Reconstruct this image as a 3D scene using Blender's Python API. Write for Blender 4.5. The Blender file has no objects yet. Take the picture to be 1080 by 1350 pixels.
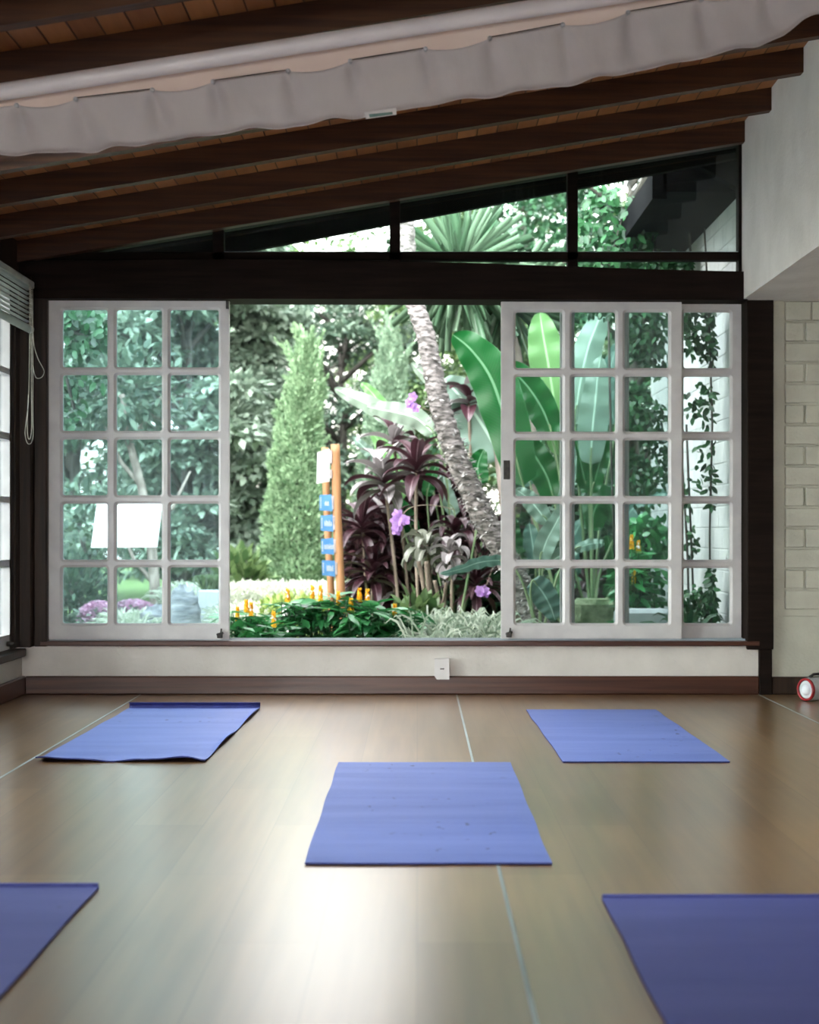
import bpy, math, random
import numpy as np
from mathutils import Vector, Matrix

F, CX, CY, CH = 2136.0, 550.0, 700.0, 0.826      # focal length in pixels, vanishing point, eye height
scene = bpy.context.scene
COL = scene.collection
rng = np.random.default_rng(7)
random.seed(7)

def at(px, py, Y):
    return Vector(((px - CX) * Y / F, Y, CH - (py - CY) * Y / F))

# ------------------------------------------------------------------ materials
def new_mat(name):
    m = bpy.data.materials.new(name); m.use_nodes = True
    nt = m.node_tree; nt.nodes.clear()
    out = nt.nodes.new('ShaderNodeOutputMaterial')
    return m, nt, out

def N(nt, typ, **kw):
    n = nt.nodes.new(typ)
    for k, v in kw.items():
        if k in ('operation', 'blend_type', 'data_type', 'wave_type', 'bands_direction', 'feature', 'noise_dimensions', 'interpolation', 'clamp'):
            setattr(n, k, v)
        else:
            n.inputs[k].default_value = v
    return n

def c4(c): return (c[0], c[1], c[2], 1.0)

def mapped_coords(nt, scale=(1, 1, 1), kind='Object'):
    tc = nt.nodes.new('ShaderNodeTexCoord'); mp = nt.nodes.new('ShaderNodeMapping')
    mp.inputs['Scale'].default_value = scale
    nt.links.new(tc.outputs[kind], mp.inputs['Vector'])
    return mp.outputs['Vector']

def ramp(nt, fac, stops):
    r = nt.nodes.new('ShaderNodeValToRGB')
    e = r.color_ramp.elements
    while len(e) < len(stops): e.new(0.5)
    for i, (p, c) in enumerate(stops):
        e[i].position = p; e[i].color = c4(c) if len(c) == 3 else c
    nt.links.new(fac, r.inputs['Fac'])
    return r.outputs['Color']

def noisy(name, c1, c2, scale=(6, 6, 6), detail=4, rough=0.6, spec=0.5, bump=0.0, bscale=None, lo=.35, hi=.65):
    m, nt, out = new_mat(name)
    b = nt.nodes.new('ShaderNodeBsdfPrincipled')
    b.inputs['Roughness'].default_value = rough
    b.inputs['Specular IOR Level'].default_value = spec
    v = mapped_coords(nt, scale)
    n = N(nt, 'ShaderNodeTexNoise', Scale=1.0, Detail=float(detail)); nt.links.new(v, n.inputs['Vector'])
    nt.links.new(ramp(nt, n.outputs['Fac'], [(lo, c1), (hi, c2)]), b.inputs['Base Color'])
    if bump:
        v2 = mapped_coords(nt, bscale or scale)
        n2 = N(nt, 'ShaderNodeTexNoise', Scale=1.0, Detail=5.0); nt.links.new(v2, n2.inputs['Vector'])
        bp = N(nt, 'ShaderNodeBump', Strength=1.0, Distance=bump); nt.links.new(n2.outputs['Fac'], bp.inputs['Height'])
        nt.links.new(bp.outputs['Normal'], b.inputs['Normal'])
    nt.links.new(b.outputs[0], out.inputs[0])
    return m

def leaf_mat(name, dark, light, rough=.45, trans=.3, spec=.4, ribs=False):
    """leaf: colour differs from leaf to leaf (each leaf its own island)"""
    m, nt, out = new_mat(name)
    g = nt.nodes.new('ShaderNodeNewGeometry')
    col = ramp(nt, g.outputs['Random Per Island'], [(0, dark), (1, light)])
    if ribs:
        uv = nt.nodes.new('ShaderNodeUVMap'); sp = nt.nodes.new('ShaderNodeSeparateXYZ')
        nt.links.new(uv.outputs[0], sp.inputs[0])
        s = N(nt, 'ShaderNodeMath', operation='SUBTRACT'); s.inputs[1].default_value = .5
        nt.links.new(sp.outputs[0], s.inputs[0])
        a = N(nt, 'ShaderNodeMath', operation='ABSOLUTE'); nt.links.new(s.outputs[0], a.inputs[0])
        # midrib, side veins, pale margin
        cr = ramp(nt, a.outputs[0], [(0.0, (1, 1, 1)), (.022, (1, 1, 1)), (.035, (0, 0, 0)), (.485, (0, 0, 0)), (.5, (.6, .6, .6))])
        av = N(nt, 'ShaderNodeMath', operation='MULTIPLY_ADD'); av.inputs[1].default_value = -.35
        nt.links.new(a.outputs[0], av.inputs[0]); nt.links.new(sp.outputs[1], av.inputs[2])
        wv = N(nt, 'ShaderNodeMath', operation='MULTIPLY'); wv.inputs[1].default_value = 190
        nt.links.new(av.outputs[0], wv.inputs[0])
        sn = N(nt, 'ShaderNodeMath', operation='SINE'); nt.links.new(wv.outputs[0], sn.inputs[0])
        vr = ramp(nt, sn.outputs[0], [(0.0, (.92, .92, .92)), (1, (1.08, 1.08, 1.08))])
        mu = N(nt, 'ShaderNodeMix', data_type='RGBA', blend_type='MULTIPLY'); mu.inputs[0].default_value = 1
        nt.links.new(col, mu.inputs[6]); nt.links.new(vr, mu.inputs[7])
        mx = N(nt, 'ShaderNodeMix', data_type='RGBA'); nt.links.new(cr, mx.inputs[0])
        nt.links.new(mu.outputs[2], mx.inputs[6])
        mx.inputs[7].default_value = c4([min(1, x * 1.7 + .12) for x in light])
        col = mx.outputs[2]
    b = nt.nodes.new('ShaderNodeBsdfPrincipled')
    b.inputs['Roughness'].default_value = rough; b.inputs['Specular IOR Level'].default_value = spec
    t = nt.nodes.new('ShaderNodeBsdfTranslucent')
    nt.links.new(col, b.inputs['Base Color']); nt.links.new(col, t.inputs['Color'])
    mix = nt.nodes.new('ShaderNodeMixShader'); mix.inputs[0].default_value = trans
    nt.links.new(b.outputs[0], mix.inputs[1]); nt.links.new(t.outputs[0], mix.inputs[2])
    nt.links.new(mix.outputs[0], out.inputs[0])
    return m

def glass_mat(name, dust=.05, streak=.12, tint=(.93, .98, .97)):
    m, nt, out = new_mat(name)
    tr = nt.nodes.new('ShaderNodeBsdfTransparent'); tr.inputs[0].default_value = c4(tint)
    gl = nt.nodes.new('ShaderNodeBsdfGlossy'); gl.inputs['Roughness'].default_value = .02
    fr = N(nt, 'ShaderNodeFresnel', IOR=1.5)
    mx = nt.nodes.new('ShaderNodeMixShader')
    nt.links.new(fr.outputs[0], mx.inputs[0]); nt.links.new(tr.outputs[0], mx.inputs[1]); nt.links.new(gl.outputs[0], mx.inputs[2])
    # dust film with rain streaks
    df = nt.nodes.new('ShaderNodeBsdfTranslucent'); df.inputs[0].default_value = (.75, .9, .95, 1)
    d2 = nt.nodes.new('ShaderNodeBsdfDiffuse'); d2.inputs[0].default_value = (.7, .85, .9, 1)
    ds = nt.nodes.new('ShaderNodeMixShader'); nt.links.new(df.outputs[0], ds.inputs[1]); nt.links.new(d2.outputs[0], ds.inputs[2])
    v = mapped_coords(nt, (70, 1, 1.2)); n = N(nt, 'ShaderNodeTexNoise', Scale=1.0, Detail=3.0); nt.links.new(v, n.inputs['Vector'])
    v2 = mapped_coords(nt, (3, 3, 3)); n2 = N(nt, 'ShaderNodeTexNoise', Scale=1.0, Detail=3.0); nt.links.new(v2, n2.inputs['Vector'])
    a = ramp(nt, n.outputs['Fac'], [(.52, (0, 0, 0)), (.75, (1, 1, 1))]); b = ramp(nt, n2.outputs['Fac'], [(.4, (0, 0, 0)), (.7, (1, 1, 1))])
    mu = N(nt, 'ShaderNodeMath', operation='MULTIPLY'); nt.links.new(a, mu.inputs[0]); nt.links.new(b, mu.inputs[1])
    ma = N(nt, 'ShaderNodeMath', operation='MULTIPLY_ADD'); ma.inputs[1].default_value = streak; ma.inputs[2].default_value = dust
    nt.links.new(mu.outputs[0], ma.inputs[0])
    m2 = nt.nodes.new('ShaderNodeMixShader'); nt.links.new(ma.outputs[0], m2.inputs[0])
    nt.links.new(mx.outputs[0], m2.inputs[1]); nt.links.new(ds.outputs[0], m2.inputs[2])
    nt.links.new(m2.outputs[0], out.inputs[0])
    return m

M = {}
M['white_paint'] = noisy('white_paint', (.56, .55, .56), (.64, .63, .63), (9, 9, 9), rough=.42, bump=.0006, bscale=(60, 60, 60))
M['white_plaster'] = noisy('white_plaster', (.66, .63, .59), (.74, .71, .67), (5, 5, 5), rough=.85, spec=.2, bump=.003, bscale=(55, 55, 55))
M['brick_paint'] = noisy('brick_paint', (.50, .50, .43), (.58, .58, .50), (6, 6, 6), rough=.7, spec=.3, bump=.0025, bscale=(70, 70, 70))
M['outer_brick'] = noisy('outer_brick', (.40, .42, .42), (.48, .50, .49), (5, 5, 5), rough=.8, spec=.2, bump=.003, bscale=(60, 60, 60))
M['dark_wood'] = noisy('dark_wood', (.008, .005, .004), (.016, .010, .008), (3, 40, 40), rough=.7, spec=.08, bump=.001)
M['dark_wood_post'] = noisy('dark_wood_post', (.012, .007, .005), (.035, .018, .011), (40, 40, 2), rough=.5, spec=.3, bump=.001)
M['rafter_wood'] = noisy('rafter_wood', (.040, .015, .008), (.085, .034, .014), (2, 50, 50), rough=.55, spec=.3, bump=.001)
M['skirting_wood'] = noisy('skirting_wood', (.042, .013, .008), (.078, .027, .016), (2, 60, 60), rough=.35, spec=.5, bump=.0008)
M['metal_track'] = noisy('metal_track', (.28, .36, .42), (.42, .50, .56), (3, 30, 30), rough=.3, spec=.8)
M['black_metal'] = noisy('black_metal', (.01, .01, .01), (.04, .035, .03), (60, 60, 60), rough=.5)
M['tube_white'] = noisy('tube_white', (.84, .82, .86), (.92, .90, .93), (4, 4, 4), rough=.35)
M['seam'] = noisy('seam', (.20, .24, .25), (.36, .42, .43), (8, 2, 8), rough=.4)
M['plate_white'] = noisy('plate_white', (.70, .68, .68), (.76, .74, .74), (9, 9, 9), rough=.35)
M['cord'] = noisy('cord', (.30, .29, .24), (.45, .44, .38), (40, 40, 40), rough=.7)
M['blind_slat'] = noisy('blind_slat', (.36, .38, .35), (.46, .48, .44), (9, 9, 9), rough=.4)
M['bark'] = noisy('bark', (.09, .085, .078), (.32, .295, .28), (20, 20, 60), rough=.9, spec=.1, bump=.008, bscale=(45, 45, 110), lo=.4, hi=.6)
M['bark_plain'] = noisy('bark_plain', (.16, .13, .11), (.34, .29, .25), (20, 20, 8), rough=.9, spec=.1, bump=.006)
M['bark_dark'] = noisy('bark_dark', (.03, .03, .028), (.08, .075, .065), (20, 20, 8), rough=.9, spec=.1, bump=.006)
M['pole_wood'] = noisy('pole_wood', (.26, .12, .045), (.38, .19, .08), (20, 20, 3), rough=.6, bump=.003, bscale=(30, 30, 8))
M['sign_blue'] = noisy('sign_blue', (.10, .30, .62), (.14, .36, .70), (20, 20, 20), rough=.5)
M['sign_white'] = noisy('sign_white', (.72, .76, .72), (.82, .85, .80), (20, 20, 20), rough=.5)
M['sign_board'] = noisy('sign_board', (.28, .24, .22), (.40, .35, .33), (20, 20, 20), rough=.7)
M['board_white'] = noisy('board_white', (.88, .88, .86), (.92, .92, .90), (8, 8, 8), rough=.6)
M['stone'] = noisy('stone', (.12, .13, .145), (.30, .305, .32), (8, 8, 26), rough=.9, spec=.1, bump=.01, bscale=(20, 20, 60))
M['pale_concrete'] = noisy('pale_concrete', (.34, .36, .38), (.46, .48, .50), (3, 3, 3), rough=.85, bump=.003, bscale=(40, 40, 40))
M['moss_stone'] = noisy('moss_stone', (.07, .11, .05), (.30, .34, .22), (14, 14, 14), rough=1, spec=.1, bump=.02, bscale=(40, 40, 40))
M['petal_purple'] = leaf_mat('petal_purple', (.40, .20, .56), (.66, .44, .78), rough=.5, trans=.35)
M['petal_pink'] = leaf_mat('petal_pink', (.42, .20, .32), (.62, .42, .54), rough=.6, trans=.3)
M['petal_yellow'] = leaf_mat('petal_yellow', (.92, .50, .03), (.98, .68, .07), rough=.5, trans=.3)
M['petal_white'] = leaf_mat('petal_white', (.80, .82, .85), (.9, .9, .92), rough=.5, trans=.3)
M['petal_brown'] = leaf_mat('petal_brown', (.20, .12, .07), (.45, .32, .22), rough=.8, trans=.2)
M['leaf_teal'] = leaf_mat('leaf_teal', (.035, .075, .05), (.13, .19, .13), trans=.2)
M['leaf_pale'] = leaf_mat('leaf_pale', (.09, .14, .10), (.24, .31, .24), trans=.2)  # pale leaf tone with outdoor haze mixed into the colour
M['leaf_mid'] = leaf_mat('leaf_mid', (.04, .09, .03), (.15, .23, .09), trans=.25)
M['leaf_deep'] = leaf_mat('leaf_deep', (.012, .05, .025), (.05, .13, .06), trans=.15)
M['leaf_vine'] = leaf_mat('leaf_vine', (.006, .03, .012), (.03, .12, .04), trans=.15)
M['leaf_glossy'] = leaf_mat('leaf_glossy', (.02, .13, .045), (.06, .30, .09), rough=.3, trans=.15, spec=.6)
M['conifer'] = leaf_mat('conifer', (.09, .17, .085), (.27, .39, .23), rough=.7, trans=.2, spec=.1)
M['conifer_far'] = leaf_mat('conifer_far', (.11, .19, .12), (.26, .36, .25), rough=.7, trans=.2, spec=.1)  # haze of distance put into the foliage colour
M['lime'] = leaf_mat('lime', (.20, .32, .07), (.50, .60, .22), rough=.6, trans=.3)
M['silver_grass'] = leaf_mat('silver_grass', (.44, .50, .38), (.74, .76, .66), rough=.6, trans=.3)
M['spider'] = leaf_mat('spider', (.24, .34, .24), (.75, .82, .70), rough=.5, trans=.3)
M['yucca'] = leaf_mat('yucca', (.05, .12, .06), (.16, .25, .16), rough=.4, trans=.25)
M['ti_dark'] = leaf_mat('ti_dark', (.016, .006, .009), (.06, .020, .028), rough=.35, trans=.15, spec=.5, ribs=True)
M['ti_pale'] = leaf_mat('ti_pale', (.14, .125, .125), (.28, .26, .255), rough=.4, trans=.15, spec=.5, ribs=True)
M['ti_green'] = leaf_mat('ti_green', (.07, .085, .06), (.18, .19, .145), rough=.4, trans=.15, spec=.5, ribs=True)
M['banana_dark'] = leaf_mat('banana_dark', (.006, .075, .016), (.010, .11, .024), rough=.35, trans=.3, ribs=True)
M['banana_bright'] = leaf_mat('banana_bright', (.13, .30, .10), (.17, .36, .13), rough=.4, trans=.45, ribs=True)
M['banana_pale'] = leaf_mat('banana_pale', (.15, .25, .20), (.21, .32, .25), rough=.4, trans=.3, ribs=True)
M['banana_grey'] = leaf_mat('banana_grey', (.19, .26, .19), (.24, .31, .24), rough=.45, trans=.3, ribs=True)
M['banana_blue'] = leaf_mat('banana_blue', (.06, .15, .12), (.10, .20, .16), rough=.4, trans=.25, ribs=True)
M['stalk'] = noisy('stalk', (.08, .15, .06), (.20, .28, .14), (20, 20, 4), rough=.5)
M['stalk_dry'] = noisy('stalk_dry', (.11, .085, .06), (.26, .21, .16), (30, 30, 6), rough=.8)
M['lawn'] = noisy('lawn', (.06, .11, .04), (.15, .22, .09), (9, 9, 9), rough=.95, spec=.1, bump=.03, bscale=(60, 60, 60))
M['glass_door'] = glass_mat('glass_door', .035, .16, (.80, .93, .96))
M['glass_right'] = glass_mat('glass_right', .010, .03, (.90, .955, .95))
M['glass_high'] = glass_mat('glass_high', .006, .03)
M['glass_left'] = glass_mat('glass_left', .02, .02)
M['roofing'] = noisy('roofing', (.003, .003, .004), (.008, .008, .009), (3, 3, 3), rough=.9, spec=.03)
M['pot'] = noisy('pot', (.015, .02, .022), (.05, .055, .06), (12, 12, 12), rough=.5)

def canvas_mat():
    m, nt, out = new_mat('canvas')
    b = nt.nodes.new('ShaderNodeBsdfPrincipled'); b.inputs['Roughness'].default_value = .6; b.inputs['Specular IOR Level'].default_value = .3
    v = mapped_coords(nt, (3, 3, 6)); n = N(nt, 'ShaderNodeTexNoise', Scale=1.0, Detail=4.0); nt.links.new(v, n.inputs['Vector'])
    nt.links.new(ramp(nt, n.outputs['Fac'], [(.35, (.72, .69, .705)), (.65, (.80, .77, .78))]), b.inputs['Base Color'])
    w = mapped_coords(nt, (18, 6, 9)); n2 = N(nt, 'ShaderNodeTexNoise', Scale=1.0, Detail=3.0); nt.links.new(w, n2.inputs['Vector'])
    bp = N(nt, 'ShaderNodeBump', Strength=.5, Distance=.01); nt.links.new(n2.outputs['Fac'], bp.inputs['Height']); nt.links.new(bp.outputs[0], b.inputs['Normal'])
    t = nt.nodes.new('ShaderNodeBsdfTranslucent'); t.inputs[0].default_value = (.78, .70, .68, 1)
    mx = nt.nodes.new('ShaderNodeMixShader'); mx.inputs[0].default_value = .25
    nt.links.new(b.outputs[0], mx.inputs[1]); nt.links.new(t.outputs[0], mx.inputs[2]); nt.links.new(mx.outputs[0], out.inputs[0])
    return m
M['canvas'] = canvas_mat()
M['lining'] = noisy('lining', (.82, .66, .58), (.90, .76, .68), (4, 4, 4), rough=.6)

def ceiling_mat():
    m, nt, out = new_mat('ceiling_boards')
    b = nt.nodes.new('ShaderNodeBsdfPrincipled'); b.inputs['Roughness'].default_value = .5; b.inputs['Specular IOR Level'].default_value = .3
    tc = nt.nodes.new('ShaderNodeTexCoord'); sp = nt.nodes.new('ShaderNodeSeparateXYZ'); nt.links.new(tc.outputs['Object'], sp.inputs[0])
    d = N(nt, 'ShaderNodeMath', operation='DIVIDE'); d.inputs[1].default_value = .092; nt.links.new(sp.outputs[0], d.inputs[0])
    fl = N(nt, 'ShaderNodeMath', operation='FLOOR'); nt.links.new(d.outputs[0], fl.inputs[0])
    fr = N(nt, 'ShaderNodeMath', operation='FRACT'); nt.links.new(d.outputs[0], fr.inputs[0])
    wn = N(nt, 'ShaderNodeTexWhiteNoise', noise_dimensions='1D'); nt.links.new(fl.outputs[0], wn.inputs['W'])
    v = mapped_coords(nt, (40, 3, 3)); n = N(nt, 'ShaderNodeTexNoise', Scale=1.0, Detail=4.0); nt.links.new(v, n.inputs['Vector'])
    ad = N(nt, 'ShaderNodeMath', operation='MULTIPLY_ADD'); ad.inputs[1].default_value = .5; nt.links.new(wn.outputs[0], ad.inputs[0])
    hf = N(nt, 'ShaderNodeMath', operation='MULTIPLY'); hf.inputs[1].default_value = .5; nt.links.new(n.outputs['Fac'], hf.inputs[0]); nt.links.new(hf.outputs[0], ad.inputs[2])
    col = ramp(nt, ad.outputs[0], [(.15, (.20, .070, .024)), (.85, (.42, .18, .065))])
    gap = ramp(nt, fr.outputs[0], [(0.0, (0, 0, 0)), (.05, (1, 1, 1)), (.95, (1, 1, 1)), (1, (0, 0, 0))])
    mu = N(nt, 'ShaderNodeMix', data_type='RGBA', blend_type='MULTIPLY'); mu.inputs[0].default_value = .9
    nt.links.new(col, mu.inputs[6]); nt.links.new(gap, mu.inputs[7]); nt.links.new(mu.outputs[2], b.inputs['Base Color'])
    bp = N(nt, 'ShaderNodeBump', Strength=.8, Distance=.006); nt.links.new(gap, bp.inputs['Height']); nt.links.new(bp.outputs[0], b.inputs['Normal'])
    nt.links.new(b.outputs[0], out.inputs[0])
    return m
M['ceiling_boards'] = ceiling_mat()

def floor_mat():
    m, nt, out = new_mat('floor_wood')
    b = nt.nodes.new('ShaderNodeBsdfPrincipled')
    tc = nt.nodes.new('ShaderNodeTexCoord')
    mp = nt.nodes.new('ShaderNodeMapping'); mp.inputs['Rotation'].default_value = (0, 0, math.pi / 2); nt.links.new(tc.outputs['Object'], mp.inputs[0])
    bk = nt.nodes.new('ShaderNodeTexBrick'); nt.links.new(mp.outputs[0], bk.inputs['Vector'])
    bk.inputs['Scale'].default_value = 1; bk.inputs['Brick Width'].default_value = 1.3; bk.inputs['Row Height'].default_value = .2
    bk.inputs['Mortar Size'].default_value = .0015; bk.inputs['Color1'].default_value = (.18, .092, .033, 1); bk.inputs['Color2'].default_value = (.235, .13, .052, 1)
    bk.inputs['Mortar'].default_value = (.14, .072, .026, 1)
    v = mapped_coords(nt, (26, 1.3, 1)); n = N(nt, 'ShaderNodeTexNoise', Scale=1.0, Detail=6.0); nt.links.new(v, n.inputs['Vector'])
    g = ramp(nt, n.outputs['Fac'], [(.3, (.78, .76, .74)), (.7, (1.16, 1.15, 1.12))])
    mu = N(nt, 'ShaderNodeMix', data_type='RGBA', blend_type='MULTIPLY'); mu.inputs[0].default_value = 1
    nt.links.new(bk.outputs['Color'], mu.inputs[6]); nt.links.new(g, mu.inputs[7])
    v3 = mapped_coords(nt, (1.2, .8, 1)); n3 = N(nt, 'ShaderNodeTexNoise', Scale=1.0, Detail=3.0); nt.links.new(v3, n3.inputs['Vector'])
    g3 = ramp(nt, n3.outputs['Fac'], [(.3, (.85, .85, .85)), (.7, (1.15, 1.15, 1.15))])
    mu2 = N(nt, 'ShaderNodeMix', data_type='RGBA', blend_type='MULTIPLY'); mu2.inputs[0].default_value = 1
    nt.links.new(mu.outputs[2], mu2.inputs[6]); nt.links.new(g3, mu2.inputs[7])
    nt.links.new(mu2.outputs[2], b.inputs['Base Color'])
    rr = ramp(nt, n3.outputs['Fac'], [(.3, (.30, .30, .30)), (.7, (.33, .33, .33))])
    nt.links.new(rr, b.inputs['Roughness'])
    b.inputs['Specular IOR Level'].default_value = .85
    b.inputs['Coat Weight'].default_value = 1.0; b.inputs['Coat Roughness'].default_value = .26
    v4 = mapped_coords(nt, (2.5, 9, 1)); n4 = N(nt, 'ShaderNodeTexNoise', Scale=1.0, Detail=3.0); nt.links.new(v4, n4.inputs['Vector'])
    bp = N(nt, 'ShaderNodeBump', Strength=.06, Distance=.002); nt.links.new(n4.outputs['Fac'], bp.inputs['Height'])
    nt.links.new(bp.outputs[0], b.inputs['Normal']); nt.links.new(bp.outputs[0], b.inputs['Coat Normal'])
    nt.links.new(b.outputs[0], out.inputs[0])
    return m
M['floor_wood'] = floor_mat()

def mat_mat(name, c1, c2):
    m, nt, out = new_mat(name)
    b = nt.nodes.new('ShaderNodeBsdfPrincipled'); b.inputs['Roughness'].default_value = .55; b.inputs['Specular IOR Level'].default_value = .5
    v = mapped_coords(nt, (1, 1, 1)); ck = N(nt, 'ShaderNodeTexVoronoi', Scale=260.0, Randomness=.15); nt.links.new(v, ck.inputs['Vector'])
    v2 = mapped_coords(nt, (1.5, 9, 1)); n = N(nt, 'ShaderNodeTexNoise', Scale=1.0, Detail=3.0); nt.links.new(v2, n.inputs['Vector'])
    col = ramp(nt, n.outputs['Fac'], [(.3, c1), (.7, c2)])
    # scuffs worn into the foam
    v3 = mapped_coords(nt, (26, 14, 1)); n3 = N(nt, 'ShaderNodeTexNoise', Scale=1.0, Detail=2.0); nt.links.new(v3, n3.inputs['Vector'])
    v4 = mapped_coords(nt, (2.2, 2.2, 1)); n4 = N(nt, 'ShaderNodeTexNoise', Scale=1.0, Detail=1.0); nt.links.new(v4, n4.inputs['Vector'])
    s = ramp(nt, n3.outputs['Fac'], [(.66, (0, 0, 0)), (.70, (1, 1, 1))]); s2 = ramp(nt, n4.outputs['Fac'], [(.48, (0, 0, 0)), (.58, (1, 1, 1))])
    mm = N(nt, 'ShaderNodeMath', operation='MULTIPLY'); nt.links.new(s, mm.inputs[0]); nt.links.new(s2, mm.inputs[1])
    mx = N(nt, 'ShaderNodeMix', data_type='RGBA'); nt.links.new(mm.outputs[0], mx.inputs[0]); nt.links.new(col, mx.inputs[6])
    mx.inputs[7].default_value = c4([x * .45 for x in c1]); nt.links.new(mx.outputs[2], b.inputs['Base Color'])
    bp = N(nt, 'ShaderNodeBump', Strength=.8, Distance=.0012); nt.links.new(ck.outputs['Distance'], bp.inputs['Height']); nt.links.new(bp.outputs[0], b.inputs['Normal'])
    nt.links.new(b.outputs[0], out.inputs[0])
    return m
M['mat_blue'] = mat_mat('mat_blue', (.075, .115, .36), (.11, .155, .43))
M['mat_violet'] = mat_mat('mat_violet', (.050, .062, .23), (.072, .085, .28))
M['mat_edge'] = noisy('mat_edge', (.012, .018, .12), (.022, .03, .18), (20, 20, 20), rough=.7)
M['silver'] = noisy('silver', (.50, .52, .55), (.62, .64, .67), (20, 20, 20), rough=.4)
M['red_ring'] = noisy('red_ring', (.26, .008, .012), (.36, .012, .02), (20, 20, 20), rough=.25)
M['cone_white'] = noisy('cone_white', (.72, .80, .86), (.85, .90, .95), (20, 20, 20), rough=.25)
M['black_plastic'] = noisy('black_plastic', (.012, .012, .012), (.03, .03, .03), (20, 20, 20), rough=.4)
M['green_label'] = noisy('green_label', (.10, .20, .18), (.16, .28, .25), (60, 60, 60), rough=.5)

# ------------------------------------------------------------------ mesh helpers
class MB:
    def __init__(s): s.v = []; s.f = []; s.uv = []
    def add(s, vs, fs, uvs=None):
        o = len(s.v); s.v += [tuple(p) for p in vs]; s.f += [tuple(i + o for i in f) for f in fs]
        s.uv += (uvs if uvs else [(0, 0)] * len(vs)); return s
    def box(s, x0, x1, y0, y1, z0, z1, bev=0.0):
        b = min(bev, (x1 - x0) / 3, (y1 - y0) / 3, (z1 - z0) / 3)
        if b <= 0:
            vs = [(x, y, z) for z in (z0, z1) for y in (y0, y1) for x in (x0, x1)]
            return s.add(vs, [(0, 2, 3, 1), (4, 5, 7, 6), (0, 1, 5, 4), (2, 6, 7, 3), (0, 4, 6, 2), (1, 3, 7, 5)])
        import itertools
        vs = []; idx = {}
        for sx, sy, sz in itertools.product((0, 1), repeat=3):
            c = ((x0, x1)[sx], (y0, y1)[sy], (z0, z1)[sz]); d = [b if t == 0 else -b for t in (sx, sy, sz)]
            for ax in range(3):
                p = [c[i] + (0 if i == ax else d[i]) for i in range(3)]
                idx[(sx, sy, sz, ax)] = len(vs); vs.append(p)
        fs = []
        for ax in range(3):
            for t in (0, 1):
                o = [i for i in range(3) if i != ax]; q = []
                for a, c in ((0, 0), (1, 0), (1, 1), (0, 1)):
                    k = [0, 0, 0]; k[ax] = t; k[o[0]] = a; k[o[1]] = c; q.append(idx[(*k, ax)])
                fs.append(q)
            for a in (0, 1):
                for c in (0, 1):
                    o = [i for i in range(3) if i != ax]; q = []
                    for t, w in ((0, 0), (1, 0), (1, 1), (0, 1)):
                        k = [0, 0, 0]; k[ax] = t; k[o[0]] = a; k[o[1]] = c; q.append(idx[(*k, o[w])])
                    fs.append(q)
        for sx, sy, sz in itertools.product((0, 1), repeat=3):
            fs.append([idx[(sx, sy, sz, a)] for a in range(3)])
        return s.add(vs, fs)
    def prism(s, poly, axis, a, b):
        """extrude a 2-D polygon along axis (0 x, 1 y, 2 z)"""
        def mk(p, t):
            q = list(p); q.insert(axis, t); return tuple(q)
        n = len(poly); vs = [mk(p, a) for p in poly] + [mk(p, b) for p in poly]
        fs = [list(range(n)), list(range(2 * n - 1, n - 1, -1))] + [(i, (i + 1) % n, n + (i + 1) % n, n + i) for i in range(n)]
        return s.add(vs, fs)
    def tube(s, path, rad, seg=8, cap=True):
        path = [Vector(p) for p in path]; n = len(path)
        rads = rad if isinstance(rad, (list, tuple)) else [rad] * n
        t0 = (path[1] - path[0]).normalized(); up = Vector((0, 0, 1)) if abs(t0.z) < .9 else Vector((1, 0, 0))
        nx = t0.cross(up).normalized(); vs = []
        for i in range(n):
            t = (path[min(i + 1, n - 1)] - path[max(i - 1, 0)]).normalized()
            nx = (nx - t * nx.dot(t)).normalized(); ny = t.cross(nx)
            for k in range(seg):
                a = 2 * math.pi * k / seg
                vs.append(path[i] + (nx * math.cos(a) + ny * math.sin(a)) * rads[i])
        fs = [(i * seg + k, i * seg + (k + 1) % seg, (i + 1) * seg + (k + 1) % seg, (i + 1) * seg + k) for i in range(n - 1) for k in range(seg)]
        if cap: fs += [tuple(range(seg - 1, -1, -1)), tuple((n - 1) * seg + k for k in range(seg))]
        return s.add(vs, fs)
    def lathe(s, prof, c, axis='z', seg=32):
        vs = []
        for r, h in prof:
            for k in range(seg):
                a = 2 * math.pi * k / seg
                if axis == 'z': vs.append((c[0] + r * math.cos(a), c[1] + r * math.sin(a), c[2] + h))
                elif axis == 'x': vs.append((c[0] + h, c[1] + r * math.cos(a), c[2] + r * math.sin(a)))
                else: vs.append((c[0] + r * math.cos(a), c[1] + h, c[2] + r * math.sin(a)))
        n = len(prof)
        fs = [(i * seg + k, i * seg + (k + 1) % seg, (i + 1) * seg + (k + 1) % seg, (i + 1) * seg + k) for i in range(n - 1) for k in range(seg)]
        return s.add(vs, fs)
    def build(s, name, mat, parent=None, smooth=False):
        me = bpy.data.meshes.new(name); me.from_pydata(s.v, [], s.f)
        if any(u != (0, 0) for u in s.uv):
            ul = me.uv_layers.new(name='UVMap')
            for l in me.loops: ul.data[l.index].uv = s.uv[l.vertex_index]
        import bmesh
        bm = bmesh.new(); bm.from_mesh(me)
        if not smooth == 'leaf': bmesh.ops.recalc_face_normals(bm, faces=bm.faces)
        bm.to_mesh(me); bm.free()
        if smooth:
            me.polygons.foreach_set('use_smooth', [True] * len(me.polygons))
        me.materials.append(M[mat])
        o = bpy.data.objects.new(name, me); COL.objects.link(o)
        if parent is not None: attach(o, parent)
        return o

def attach(o, parent):
    o.parent = parent
    if parent.parent is None: o.matrix_parent_inverse = Matrix.Translation(-root_loc(parent))   # parts; sub-parts already share their part's frame

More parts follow.
